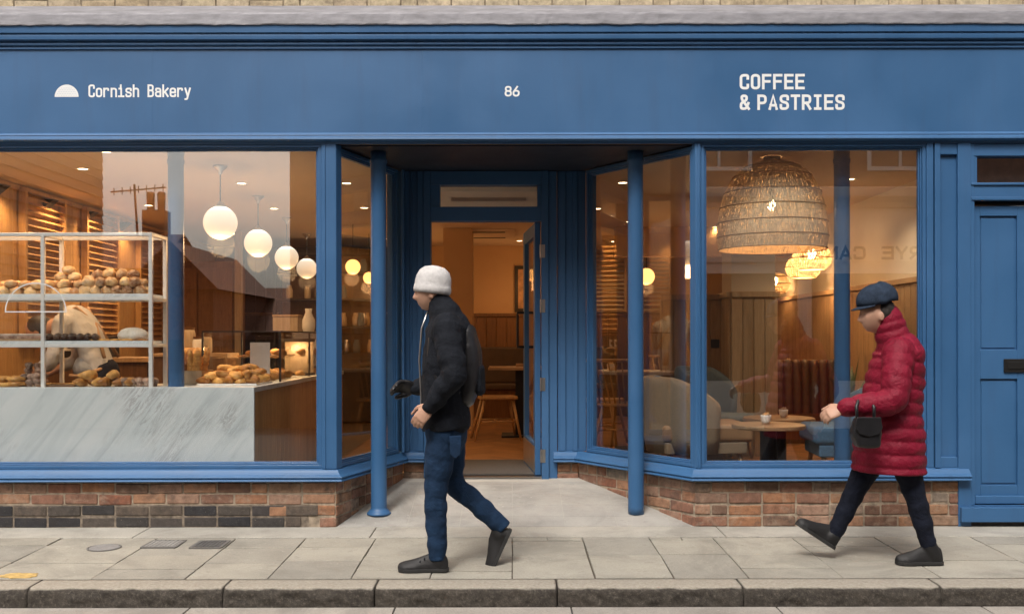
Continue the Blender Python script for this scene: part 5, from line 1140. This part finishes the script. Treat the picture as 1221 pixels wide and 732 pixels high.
def shoe(parent, heel, toe, up=(0, 0, 1), L=.275, wd=.047, boot=False, ankle=None, name='shoe', mat='shoe_black'):
    heel, toe, up = V(heel), V(toe), V(up); f = (toe - heel).normalized(); s_ = up.cross(f).normalized(); u = f.cross(s_).normalized(); mb = MB(); so = MB()
    T = [0, .03, .10, .22, .36, .5, .64, .78, .90, .97, 1.0]; W = [.35, .60, .74, .76, .72, .80, .95, 1.0, .86, .58, .30]; H = [.045, .068, .080, .090, .086, .072, .057, .047, .040, .032, .020]
    vs = []; k = 12
    for t, w, h in zip(T, W, H):
        for i in range(k):
            a = -.35 + (PI + .7) * i / (k - 1); z = .014 + max(0, math.sin(a)) * h * (1.0 if not boot else 1.12) ; vs.append(heel + f * t * L + s_ * math.cos(a) * w * wd * (1 - .35 * max(0, math.sin(a)) ** 2) + u * (z if math.sin(a) > 0 else .014 + .02 * math.sin(a) * .3))
    n = len(T); mb.add(vs, [(j * k + i, j * k + (i + 1) % k, (j + 1) * k + (i + 1) % k, (j + 1) * k + i) for j in range(n - 1) for i in range(k)] + [tuple(range(k)), tuple(range((n - 1) * k, n * k))])
    a0 = heel + f * .19 * L + u * .07
    if ankle is not None: mb.chain([a0 - u * .02, a0 + (V(ankle) - a0) * (.35 if not boot else 1.0)], [(.044, .040), (.043, .038) if not boot else (.043, .040)], 14, 3, side=s_)
    o = obj(name, mb, M[mat], parent); remesh(o, .006, 3)
    out = [(heel + f * t * L - f * .003 + s_ * sg * (w * wd * 1.05 + .002)) for sg, seq in ((1, list(zip(T, W))), (-1, list(zip(T, W))[::-1])) for t, w in seq]
    m_ = len(out); so.add([p + u * .0 for p in out] + [p + u * .019 for p in out], [tuple(range(m_))[::-1], tuple(range(m_, 2 * m_))] + [(i, (i + 1) % m_, m_ + (i + 1) % m_, m_ + i) for i in range(m_)])
    obj('sole', so, M['sole'], o, bevel=.003); return o
def body(mb, neck, sh, hips, knees, ankles, elbows, wrists, torso, headc, pitch, hs=.92, yaw=0):
    mb.chain(torso[0], torso[1], 18, 5)
    for sg in (0, 1):
        mb.chain([hips[sg], (V(hips[sg]) + V(knees[sg])) / 2, knees[sg], (V(knees[sg]) * .65 + V(ankles[sg]) * .35), ankles[sg]], [.072, .060, .044, .042, .030], 14, 5)
        mb.chain([sh[sg], (V(sh[sg]) + V(elbows[sg])) / 2, elbows[sg], (V(elbows[sg]) * .7 + V(wrists[sg]) * .3), wrists[sg]], [.046, .040, .034, .034, .025], 12, 5)
    mb.chain([neck, V(neck) * .4 + V(headc) * .6, headc], [.062, .054, .05], 14, 4)
    return head(mb, headc, pitch, hs, yaw)
def foot_block(mb, heel, toe, ank):
    f_ = (V(toe) - V(heel)).normalized(); u_ = V((f_.z, 0, -f_.x)) if f_.x < 0 else V((-f_.z, 0, f_.x))
    mb.chain([V(heel) * .82 + V(toe) * .18 + u_ * .036, V(heel) * .4 + V(toe) * .6 + u_ * .028], [.024, .018], 10, 4); mb.chain([ank, V(heel) * .82 + V(toe) * .18 + u_ * .04], [.029, .024], 10, 3)

# --- man walking left past the doorway
ym = -(D0 - (EYE + .022) * F / (677 - HY)); ym = -1.08; sM = F / (D0 + ym); gm = gz(ym) + .002
def m_(px, py, y=0): return V((X(px, ym + y) - X(520, ym), y, (677 - py) / sM if abs(y) < .15 else Z(py, ym + y) - Z(677, ym)))
hdM = m_(514, 350); nkM = m_(530, 374)
shM = [m_(533, 392, -.185), m_(529, 392, .185)]; elM = [m_(540, 448, -.255), m_(523, 450, .25)]; wrM = [m_(514, 484, -.225), m_(497, 463, .205)]
hpM = [m_(529, 505, -.085), m_(534, 505, .085)]; knM = [m_(519, 586, -.085), m_(541, 578, .085)]; anM = [m_(521, 656, -.085), m_(598, 632, .08)]
toM = ([m_(532, 376), m_(535, 396), m_(534, 430), m_(531, 462), m_(532, 500), m_(532, 520)], [(.065, .08), (.095, .175), (.115, .165), (.105, .145), (.11, .16), (.09, .13)])
mb = MB(); Rm = body(mb, nkM, shM, hpM, knM, anM, elM, wrM, toM, hdM, -.06, .87)
hand(mb, wrM[0], m_(503, 497, -.225) - wrM[0], (0, .9, -.3), .18, .55); hand(mb, wrM[1], m_(483, 461, .19) - wrM[1], (-.1, -.8, -.5), .18, .65)
heelM = [m_(534, 677, -.085), m_(610, 636, .08)]; toeM = [m_(475, 677, -.085), m_(591, 677, .08)]
for k in (0, 1): foot_block(mb, heelM[k], toeM[k], anM[k])
man = tag(obj('person', mb, M['skin'], loc=(X(520, ym), ym, gm)), 'person in pale knitted hat, dark jacket and blue jeans striding past the doorway', 'person'); remesh(man, .0055, 2)
eyes(hdM, Rm, man, .87)
t = MB(); t.chain(toM[0][:-1], [(.090, .105), (.125, .205), (.140, .20), (.132, .182), (.135, .19)], 22, 6)
t.chain([m_(524, 362), m_(529, 372), m_(532, 380)], [(.072, .072), (.085, .09), (.095, .13)], 16, 4)
for k in (0, 1): t.chain([shM[k] + V((0, .03 if k == 0 else -.03, .0)), (shM[k] + elM[k]) / 2, elM[k], (elM[k] + wrM[k]) / 2, wrM[k] + (elM[k] - wrM[k]).normalized() * .0], [.088, .074, .068, .060, .047], 14, 6, mod=lambda l: .004 * math.sin(l * 75))
jk = obj('jacket', t, M['navy_jacket'], man); remesh(jk, .009, 3, .5, (.09, .022))
t = MB(); t.chain([m_(532, 496), m_(532, 522)], [(.125, .172), (.115, .15)], 18, 4)
for k in (0, 1): t.chain([hpM[k], (hpM[k] + knM[k]) / 2, knM[k], knM[k] * .6 + anM[k] * .4, anM[k] + (anM[k] - knM[k]).normalized() * (.035 if k == 0 else .012)], [(.102, .094), (.082, .078), (.064, .061), (.060, .056), (.050, .047)], 16, 7, mod=lambda l: .0025 * math.sin(l * 60), flat=True)
tr = obj('jeans', t, M['denim'], man); remesh(tr, .008, 2, .5, (.07, .014))
t = MB(); hand(t, wrM[1], m_(483, 461, .19) - wrM[1], (-.1, -.8, -.5), .183, .65, .0052); t.chain([wrM[1] + (elM[1] - wrM[1]).normalized() * .03, wrM[1]], [.034, .032], 12, 3); o = obj('glove', t, M['black_leather'], man); remesh(o, .005, 2)
shoe(man, heelM[0], toeM[0], ankle=anM[0]); fd = (toeM[1] - heelM[1]).normalized(); shoe(man, heelM[1], heelM[1] + fd, up=V((-fd.z * -1, 0, fd.x * -1)) * 1.0 if False else V((fd.z, 0, -fd.x)) * 1.0, ankle=anM[1])
bn = MB(); pr = [(.097, -.030), (.106, -.026), (.110, -.008), (.108, .016), (.105, .022), (.105, .045), (.101, .078), (.086, .115), (.058, .140), (.02, .150)]
k0 = len(bn.v); bn.lathe(pr, (0, 0, 0), 30); Rb = Matrix.Rotation(.12, 3, 'Y'); bn.v = [tuple(hdM + V((.008, 0, .022)) + Rb @ V((p[0] * .96, p[1] * .80, p[2] * .86))) for p in bn.v]
bo = obj('knitted_hat', bn, M['pale_knit'], man, smooth=True)
zp = MB(); zp.tube([m_(512 - 2, 372, -.0), m_(503, 392), m_(500, 430), m_(502, 470), m_(502, 503)], .006, 6); obj('zip', zp, M['steel'], man, smooth=True)
hm = MB(); hm.chain([m_(531, 500), m_(532, 511)], [(.140, .196), (.136, .190)], 26, 4, flat=True); o = obj('hem_band', hm, M['navy_jacket'], man); remesh(o, .008, 1)
pkt = MB(); pkt.prism([(m_(538, 0).x, m_(0, 517).z), (m_(552, 0).x, m_(0, 516).z), (m_(551, 0).x, m_(0, 538).z), (m_(545, 0).x, m_(0, 543).z), (m_(539, 0).x, m_(0, 538).z)], 'y', -.182, -.170); obj('back_pocket', pkt, M['denim'], man, bevel=.004)
lc = MB()
for k in range(4):
    c_ = m_(506 - 5 * k, 661 + 2.6 * k, -.085); lc.tube([c_ + V((0, -.030, -.006)), c_ + V((.002, 0, .006)), c_ + V((0, .030, -.006))], .0035, 6)
obj('laces', lc, M['navy_jacket'], man, smooth=True)
# backpack worn by the man
bp = thing('backpack', 'dark backpack worn on the back of the person in the pale hat', 'backpack', (X(520, ym), ym, gm))
t = MB(); t.chain([m_(557, 398), m_(559, 425), m_(558, 455), m_(555, 474)], [(.055, .12), (.075, .14), (.078, .145), (.06, .13)], 18, 6); o = obj('bag_body', t, M['black_leather'], bp); remesh(o, .01, 4, .5, (.1, .01))
t = MB(); t.chain([m_(572, 440), m_(572, 466)], [(.028, .095), (.032, .10)], 14, 4); o = obj('front_pocket', t, M['navy_jacket'], bp); remesh(o, .008, 3)
t = MB()
for sg in (-1, 1): t.tube([m_(556, 396, .075 * sg), m_(545, 380, .10 * sg), m_(528, 384, .125 * sg), m_(513, 405, .13 * sg), m_(511, 430, .125 * sg), m_(522, 455, .17 * sg), m_(548, 468, .13 * sg)], .012, 8)
obj('strap', t, M['black_leather'], bp, smooth=True)

# --- woman walking left in the crimson coat
yw = -.95; sW = F / (D0 + yw); gw = gz(yw) + .002
def w_(px, py, y=0): return V((X(px, yw + y) - X(1065, yw), y, (671 - py) / sW if abs(y) < .15 else Z(py, yw + y) - Z(671, yw)))
hdW = w_(1044, 378); nkW = w_(1062, 404)
shW = [w_(1074, 422, -.165), w_(1070, 422, .165)]; elW = [w_(1064, 480, -.235), w_(1084, 478, .24)]; wrW = [w_(1006, 489, -.21), w_(1068, 522, .255)]
hpW = [w_(1070, 520, -.08), w_(1056, 520, .08)]; knW = [w_(1091, 592, -.08), w_(1019, 590, .075)]; anW = [w_(1107, 648, -.08), w_(994, 643, .07)]
toW = ([w_(1064, 404), w_(1070, 424), w_(1066, 455), w_(1064, 490), w_(1062, 520), w_(1062, 535)], [(.06, .07), (.085, .15), (.10, .15), (.09, .13), (.105, .165), (.09, .13)])
mb = MB(); Rw = body(mb, nkW, shW, hpW, knW, anW, elW, wrW, toW, hdW, -.06, .88)
hand(mb, wrW[0], w_(992, 494, -.205) - wrW[0], (.1, .7, -.6), .165, .75); hand(mb, wrW[1], w_(1060, 540, .255) - wrW[1], (0, -.9, -.2), .165, .5)
heelW = [w_(1123, 671, -.08), w_(993, 660, .07)]; toeW = [w_(1068, 671, -.08), w_(963, 640, .07)]
for k in (0, 1): foot_block(mb, heelW[k], toeW[k], anW[k])
wom = tag(obj('person', mb, M['skin'], loc=(X(1065, yw), yw, gw)), 'person in crimson quilted coat and navy cap walking past the wicker lamp window', 'person'); remesh(wom, .0055, 2); eyes(hdW, Rw, wom, .86)
def quilt(p, amp=.0135, z0=0):
    return lambda l: amp * (abs(math.sin(PI * (l + z0) / p)) ** .55 - .6)
t = MB(); t.chain([w_(1066, 404), w_(1071, 424), w_(1067, 455), w_(1062, 490), w_(1060, 525), w_(1059, 563)], [(.085, .10), (.125, .195), (.150, .195), (.160, .195), (.188, .214), (.196, .222)], 40, 16, mod=quilt(.074), flat=True)
for k in (0, 1): t.chain([shW[k] + V((0, .03 if k == 0 else -.03, 0)), (shW[k] + elW[k]) / 2, elW[k], (elW[k] + wrW[k]) / 2, wrW[k] + (elW[k] - wrW[k]).normalized() * .01], [.086, .078, .073, .064, .050], 22, 12, mod=quilt(.066, .009))
ct_ = obj('quilted_coat', t, M['crimson'], wom); remesh(ct_, .0062, 1, .3, (.06, .010))
t = MB(); t.chain([w_(1058, 381), w_(1061, 392), w_(1064, 404), w_(1067, 412)], [(.078, .080), (.088, .090), (.092, .098), (.1, .115)], 22, 6, mod=quilt(.05, .008)); o = obj('collar', t, M['crimson'], wom); remesh(o, .007, 1, .4)
t = MB(); t.chain([w_(1063, 516), w_(1063, 540)], [(.12, .165), (.10, .13)], 18, 4)
for k in (0, 1): t.chain([hpW[k], (hpW[k] + knW[k]) / 2, knW[k], knW[k] * .6 + anW[k] * .4, anW[k] + (anW[k] - knW[k]).normalized() * .01], [(.094, .088), (.078, .074), (.060, .056), (.055, .052), (.043, .040)], 16, 7, mod=lambda l: .0022 * math.sin(l * 65), flat=True)
tr = obj('jeans', t, M['dark_jeans'], wom); remesh(tr, .008, 2, .5, (.06, .012))
shoe(wom, heelW[0], toeW[0], L=.262, wd=.043, boot=True, ankle=anW[0], name='ankle_boot'); fd = (toeW[1] - heelW[1]).normalized(); shoe(wom, heelW[1], heelW[1] + fd, up=(fd.z, 0, -fd.x) if -fd.x > 0 else (-fd.z, 0, fd.x), L=.262, wd=.043, boot=True, ankle=anW[1], name='ankle_boot')
cp_ = MB(); cp_.blob((0, 0, 0), (.113, .094, .100), 26); cp_.v = [(p[0] * (1 + (.06 if p[0] < 0 else .02)), p[1], max(p[2], -.022) + (.012 if p[0] > .02 else 0)) for p in cp_.v]
Rc = Matrix.Rotation(-.10, 3, 'Y'); cp_.v = [tuple(hdW + V((.012, 0, .080)) + Rc @ V(p)) for p in cp_.v]
cap = obj('flat_cap', cp_, M['navy_cap'], wom, smooth=True)
pk = MB(); rows = 7; vs = []
for i in range(rows + 1):
    for j in range(13):
        a = -1.15 + 2.3 * j / 12; r = .095 + .055 * (i / rows) * math.cos(a); q = V((-r * math.cos(a) * 1.0, .088 * math.sin(a) * 1.05, -.016 - .020 * (i / rows) * math.cos(a)))
        vs.append(hdW + V((.008, 0, .078)) + Rc @ q)
vs2 = [v_ + V((0, 0, -.006)) for v_ in vs]; nn = len(vs); fs = []
for i in range(rows):
    for j in range(12): b0 = i * 13 + j; fs += [(b0, b0 + 1, b0 + 14, b0 + 13), (nn + b0, nn + b0 + 13, nn + b0 + 14, nn + b0 + 1)]
for j in range(12): b0 = rows * 13 + j; fs.append((b0, b0 + 1, nn + b0 + 1, nn + b0))
obj('peak', pk.add(vs, fs) if False else MB().add(vs + vs2, fs), M['navy_cap'], cap, smooth=True)
hr = MB(); hr.blob(hdW + V((.040, 0, .012)), (.074, .078, .088), 18); hr.blob(hdW + V((.066, 0, -.045)), (.042, .060, .05), 14); ho = obj('hair', hr, M['hair_dark'], wom); remesh(ho, .007, 3, .5, (.03, .006))
# bag over her forearm
bg_ = thing('handbag', 'soft black handbag hanging from the forearm of the person in crimson', 'handbag', (X(1065, yw), yw, gw))
t = MB(); t.prism([(w_(q[0], q[1], -.3).x, w_(q[0], q[1], -.3).z) for q in ((1018, 500), (1046, 500), (1050, 518), (1047, 536), (1020, 536), (1014, 518))], 'y', -.345, -.255); o = obj('bag_body', t, M['black_leather'], bg_, bevel=.022, seg=4); remesh(o, .008, 3, .5, (.07, .014))
obj('flap', MB().prism([(w_(q[0], q[1], -.3).x, w_(q[0], q[1], -.3).z) for q in ((1018, 499), (1046, 499), (1048, 512), (1044, 519), (1032, 522), (1021, 519), (1016, 512))], 'y', -.354, -.343), M['black_leather'], bg_, bevel=.003)
obj('strap', MB().tube([w_(1022, 502, -.30), w_(1021, 487, -.295), w_(1024, 478, -.25), w_(1031, 475, -.215), w_(1038, 478, -.25), w_(1042, 488, -.295), w_(1042, 502, -.30)], .009, 8), M['black_leather'], bg_, smooth=True)

# --- baker bending behind the rack
yb_ = 1.25; sB = F / (D0 + yb_)
def b_(px, py, y=0): return V(((px - 112) / sB, y, EYE - FZ + (HY - py) / sB))
hdB = b_(46, 394); nkB = b_(74, 384)
shB = [b_(88, 384, -.18), b_(88, 384, .18)]; elB = [b_(78, 428, -.23), b_(76, 428, .23)]; wrB = [b_(48, 446, -.16), b_(46, 446, .16)]
hpB = [V((.07, -.085, .76)), V((.07, .085, .76))]; knB = [V((-.06, -.09, .42)), V((-.04, .09, .42))]; anB = [V((.05, -.09, .09)), V((.06, .09, .09))]
toB = ([nkB, b_(90, 378), b_(103, 396), b_(115, 425), V((.06, 0, .80)), V((.07, 0, .72))], [(.06, .07), (.10, .18), (.12, .175), (.11, .155), (.12, .17), (.09, .13)])
mb = MB(); Rb_ = body(mb, nkB, shB, hpB, knB, anB, elB, wrB, (toB[0], [(a_ * .62, b__ * .72) for a_, b__ in toB[1]]), hdB, -.75, .9)
for k in (0, 1): hand(mb, wrB[k], (-.7, 0, -.45), (0, -.3 + .6 * k, -.9), .175, .5); foot_block(mb, V((.12, anB[k].y, 0)), V((-.15, anB[k].y, 0)), anB[k])
bak = tag(obj('person', mb, M['skin'], loc=(X(112, yb_), yb_, FZ)), 'baker in oat coloured shirt bending over behind the bread rack', 'person'); remesh(bak, .007, 2); eyes(hdB, Rb_, bak, .9)
t = MB(); t.chain(toB[0][:-1], [(.065, .080), (.100, .185), (.108, .18), (.102, .165), (.115, .175)], 22, 6)
for k in (0, 1): t.chain([shB[k], (shB[k] + elB[k]) / 2, elB[k], elB[k] * .6 + wrB[k] * .4], [.075, .062, .054, .050], 14, 5)
o = obj('shirt', t, M['oat_shirt'], bak); remesh(o, .010, 3, .5, (.12, .022))
t = MB(); t.chain([V((.06, 0, .80)), V((.07, 0, .72))], [(.13, .175), (.12, .15)], 18, 4)
for k in (0, 1): t.chain([hpB[k], knB[k], anB[k]], [.10, .072, .056], 14, 6)
o = obj('trousers', t, M['dark_jeans'], bak); remesh(o, .01, 2)
for k in (0, 1): shoe(bak, V((.12, anB[k].y, 0)), V((-.15, anB[k].y, 0)), ankle=anB[k])
t = MB(); t.chain([b_(108, 438), V((.03, 0, .80)), V((-.01, 0, .62)), V((0, 0, .45))], [(.118, .182), (.122, .182), (.12, .185), (.125, .19)], 22, 5); o = obj('apron', t, M['apron'], bak); remesh(o, .010, 2, .5, (.1, .02))
ts = MB()
for sg in (-1, 1): ts.tube([b_(82, 372, .10 * sg), b_(98, 366, .11 * sg), b_(116, 388, .08 * sg * -.3), b_(133, 425, -.14 * sg)], .014, 8)
obj('apron_strap', ts, M['tan_leather'], bak, smooth=True)
obj('apron_tie', MB().chain([b_(132, 436, -.1), b_(124, 441, -.19), b_(108, 446, -.205), b_(96, 446, -.19)], [(.014, .008)] * 4, 8, 5), M['tan_leather'], bak, smooth=True)
hr = MB(); hr.blob(hdB + V((.01, 0, .04)), (.098, .085, .09), 18); o = obj('hair', hr, M['hair_dark'], bak, smooth=True)
# ------------------------------------------------------------------ opposite side of the street (seen mirrored in the glass)
def window_grid(name, t, xs, zs, w, h, y, mat):
    for x in xs:
        for z in zs:
            f = obj('window', MB().box(x - w / 2 - .06, x + w / 2 + .06, y + .0, y + .03, z - .06, z).box(x - w / 2 - .06, x + w / 2 + .06, y, y + .03, z + h, z + h + .06).box(x - w / 2 - .06, x - w / 2, y, y + .03, z + .0003, z + h - .0003).box(x + w / 2, x + w / 2 + .06, y, y + .03, z + .0003, z + h - .0003).box(x - .02, x + .02, y, y + .028, z + .0003, z + h - .0003).box(x - w / 2, x + w / 2, y, y + .027, z + h / 2 - .02, z + h / 2 + .02), M['white_metal'], t)
            obj('pane', MB().box(x - w / 2, x + w / 2, y - .01, y - .002, z, z + h), plain('dark_window', (.03, .035, .04), .1), f)
M['far_brick'] = plain('far_brick', (.30, .16, .10), .9, .25, 12)
M['tile'] = plain('clay_tile', (.20, .085, .05), .9, .3, 10)
M['shop_cream'] = plain('cream_shopfront', (.84, .80, .72), .6, .05)
# sweet shop directly opposite
YB = -8.6
t = thing('opposite_shop', 'brick building with cream shopfront fascia, mirrored in the cafe windows', 'shop building', (0, 0, 0))
obj('wall', MB().box(-3.43, 16, YB - 6, YB - .12, -.13, 7.6), M['far_brick'], t)
obj('roof', MB().prism([(YB - 6.2, 7.6), (YB + .1, 7.6), (YB - 3, 9.8)], 'x', -3.7, 16.1), M['tile'], t)
obj('shopfront', MB().box(2.0, 9.5, YB - .1195, YB, 2.25, 3.25).box(2.0, 2.3, YB - .1195, YB, -.13, 2.2495).box(9.2, 9.5, YB - .1195, YB, -.13, 2.2495).box(4.4, 4.6, YB - .1195, YB - .01, .6, 2.2495).box(6.9, 7.1, YB - .1195, YB - .01, .6, 2.2495), M['shop_cream'], t)
obj('cornice', MB().sweep([(9.6, YB), (1.9, YB)], [(-.03, 3.2505), (.05, 3.2505), (.10, 3.32), (.22, 3.40), (.26, 3.52), (-.03, 3.58)]), M['shop_cream'], t)
obj('fascia_board', MB().box(2.2, 9.3, YB + .0005, YB + .03, 2.42, 2.98), M['shop_cream'], t)
obj('display_window', MB().box(2.3, 9.2, YB - .1192, YB - .08, .6, 2.249), plain('dark_shop_window', (.05, .045, .04), .15), t)
obj('stall_riser', MB().box(2.3, 9.2, YB - .1193, YB - .02, -.13, .5995), M['shop_cream'], t)
sc_ = 15.2 / F
lx_ = (1101 - CX) * sc_ * 1.0
brl = plain('brown_lettering', (.05, .022, .015), .6)
for wd_, k_ in (('RYE', 0), ('CANDY', 4)): obj('lettering', lettering(wd_, lx_ - k_ * .215, Z(310, 8.6), .205, .215, .72, .2, YB + .033, flip=True), brl, t)
window_grid('w', t, (-2, .4, 3.2, 6.0, 8.6), (3.9,), .9, 1.3, YB - .12, 0)
# tall weatherboarded house at the left
t = thing('weatherboard_house', 'tall weatherboarded house across the street, mirrored in the bread window', 'house', (0, 0, 0))
wb = MB(); XA = -8.75
for i in range(40): wb.prism([(XA - .1, i * .19 - .1), (XA + .03, i * .19 - .1), (XA, i * .19 + .09), (XA - .1, i * .19 + .09)], 'y', YB - 6, YB)
wb.v = [(p[0], p[1], p[2]) for p in wb.v]
obj('weatherboards', wb, plain('pale_weatherboard', (.34, .27, .20), .8, .1), t); obj('wall', MB().box(-17, XA - .1005, YB - 6, YB, -.13, 7.4), M['far_brick'], t); obj('roof', MB().prism([(YB - 6.2, 7.45), (YB + .15, 7.45), (YB - 3, 9.6)], 'x', -17.1, XA + .15), M['tile'], t)
gw_ = thing('added_screen_wall', 'low dark brick wall added across the street to darken low reflections in the bread window', 'wall', (0, 0, 0)); obj('brickwork', MB().box(XA + .05, -3.45, YB - .5, YB - .3, -.13, 1.25), plain('dark_screen_brick', (.09, .06, .045), .9, .3, 10), gw_); obj('coping', MB().box(XA + .04, -3.44, YB - .54, YB - .26, 1.2504, 1.31), M['tile'], gw_)  # added wall, hides the bright road from the lower window reflections
# lower roofs and chimneys farther off
def cottage(x0, x1, y, h, rh, label, chim=None, axis='x', wall='far_brick'):
    t = thing('distant_house', label, 'house', (0, 0, 0)); obj('wall', MB().box(x0, x1, y - 6, y, -.13, h), M[wall], t)
    if axis == 'x': obj('roof', MB().prism([(y - 6.2, h), (y + .2, h), (y - 3, h + rh)], 'x', x0 - .2, x1 + .2), M['tile'], t)
    else: obj('roof', MB().prism([(x0 - .2, h), (x1 + .2, h), ((x0 + x1) / 2, h + rh)], 'y', y - 6.2, y + .2), M['tile'], t)
    for k in chim or ():
        c_ = MB().box(k - .35, k + .35, y - 3.3, y - 2.7, h, h + rh + .75); o = obj('chimney', c_, M['far_brick'], t)
        for q_ in (-.18, .16): obj('chimney_pot', MB().lathe([(.11, h + rh + .7505), (.13, h + rh + 1.3), (.10, h + rh + 1.35)], (k + q_, y - 3, 0), 14), M['tile'], o)
    return t
h1 = cottage(-16.5, -10.6, -22, 3.3, 1.3, 'low house with paired chimney pots and aerial, mirrored beside the column', (-11.3,))
ae = MB().tube([(-11.9, -25, 4.5), (-12.0, -25, 6.2)], .035, 6).tube([(-12.75, -25, 5.95), (-11.0, -25, 6.1)], .028, 6)
for i in range(7): ae.tube([(-12.65 + .26 * i, -25, 5.85 + .022 * i), (-12.65 + .26 * i, -25, 6.08 + .022 * i)], .018, 5)
obj('aerial', ae, M['black'], h1)
cottage(-10.2, -8.0, -20, 2.6, 1.3, 'small gabled outbuilding mirrored beside the globe lamps', axis='y', wall='tile')
cottage(-8.6, -5.2, -24, 1.5, 1.5, 'long low tiled shed mirrored beneath the globe lamps')
cottage(-30, -14, -40, 3.0, 2.0, 'distant terrace mirrored behind the low house')
lf = plain('tree_leaf', (.05, .07, .03), .8, .3, 3)
for k, (x, y, h) in enumerate(((-19, -62, 5.2), (-14.5, -66, 6.0), (-24, -60, 4.6))):
    t = thing('distant_tree', ['small round tree mirrored under the third globe lamp', 'tallest distant tree mirrored near the window post', 'lowest distant tree mirrored beside the glass case'][k], 'tree', (x, y, -.13), group='distant trees'); R = random.Random(k)
    obj('trunk', MB().tube([(0, 0, 0), (.1, 0, h * .3), (0, .1, h * .65)], [.22, .15, .06], 8), M['walnut'], t); mb = MB()
    for i in range(900):
        a, u, rr = R.uniform(0, 6.28), R.uniform(-1, 1), R.random() ** .4; s = math.sqrt(1 - u * u); w = .75 + .35 * mn.noise(V((s * math.cos(a) * 1.6, s * math.sin(a) * 1.6, u * 1.6 + k)))
        p = V((s * math.cos(a) * rr * h * .48 * w, s * math.sin(a) * rr * h * .48 * w, h * .66 + u * rr * h * .36 * w)); d1 = V((R.uniform(-1, 1), R.uniform(-1, 1), R.uniform(-1, 1))).normalized() * .17; d2 = d1.orthogonal().normalized() * .12
        mb.add([p - d1, p + d2, p + d1, p - d2], [(0, 1, 2, 3)])
    obj('crown', mb, lf, t)
# ------------------------------------------------------------------ sky, sun, camera
SUN_EL, SUN_AZ = math.radians(52), math.radians(200)     # azimuth clockwise from +y: behind the camera, a little to the left
w = bpy.data.worlds.new('World'); bpy.context.scene.world = w; w.use_nodes = True; nt = w.node_tree; bg = nt.nodes['Background']
sk = nt.nodes.new('ShaderNodeTexSky'); sk.sky_type = 'NISHITA'; sk.sun_disc = False; sk.sun_elevation = SUN_EL; sk.sun_rotation = SUN_AZ; sk.air_density = 1.0; sk.dust_density = 5.0; sk.ozone_density = 1.0
hs = nt.nodes.new('ShaderNodeHueSaturation'); hs.inputs['Saturation'].default_value = 0.42; hs.inputs['Value'].default_value = 1.0; nt.links.new(sk.outputs[0], hs.inputs['Color'])
tc = nt.nodes.new('ShaderNodeTexCoord'); mp = nt.nodes.new('ShaderNodeMapping'); mp.inputs['Scale'].default_value = (1, 1, 3.0); nt.links.new(tc.outputs['Generated'], mp.inputs[0])
cl = ramp(nt, noise(nt, mp.outputs[0], 2.2, 6, .6, .3), [(.35, (.90, .88, .86)), (.65, (1.17, 1.09, 0.99))])
sz_ = nt.nodes.new('ShaderNodeSeparateXYZ'); nt.links.new(tc.outputs['Generated'], sz_.inputs[0])
# overcast dome: brighter overhead than at the horizon
cl = mixc(nt, 1.0, cl, ramp(nt, sz_.outputs['Z'], [(0.0, .82), (0.25, .9), (0.9, 1.25)]), 'MULTIPLY')
nt.links.new(mixc(nt, 1.0, hs.outputs[0], cl, 'MULTIPLY'), bg.inputs[0]); bg.inputs[1].default_value = 0.15
sun = bpy.data.lights.new('sun', 'SUN'); sun.energy = 1.25; sun.angle = math.radians(14); sun.color = (1, .975, .94)
so = bpy.data.objects.new('sun', sun); C.objects.link(so)
dirv = V((math.sin(SUN_AZ) * math.cos(SUN_EL), math.cos(SUN_AZ) * math.cos(SUN_EL), math.sin(SUN_EL)))
so.rotation_euler = dirv.to_track_quat('Z', 'Y').to_euler(); so.location = dirv * 30
cam = bpy.data.cameras.new('camera'); co = bpy.data.objects.new('camera', cam); C.objects.link(co)
cam.sensor_width = 36; cam.lens = 36 * F / 1221; cam.shift_y = (HY - 366) / 1221; cam.clip_end = 500; cam.clip_start = .05
co.location = (0, -D0, EYE); co.rotation_euler = (math.radians(90), math.radians(0.10), 0)
S = bpy.context.scene; S.camera = co
S.view_settings.view_transform = 'Standard'; S.view_settings.look = 'None'; S.view_settings.exposure = 0.4; S.view_settings.gamma = 1; S.view_settings.use_curve_mapping = False
S.render.engine = 'CYCLES'; c_ = S.cycles; c_.max_bounces = 8; c_.diffuse_bounces = 4; c_.glossy_bounces = 4; c_.transmission_bounces = 4; c_.transparent_max_bounces = 24
c_.use_denoising = True; c_.caustics_reflective = False; c_.caustics_refractive = False; c_.sample_clamp_indirect = 6; c_.blur_glossy = 0.5
try: c_.denoiser = 'OPENIMAGEDENOISE'
except Exception: pass
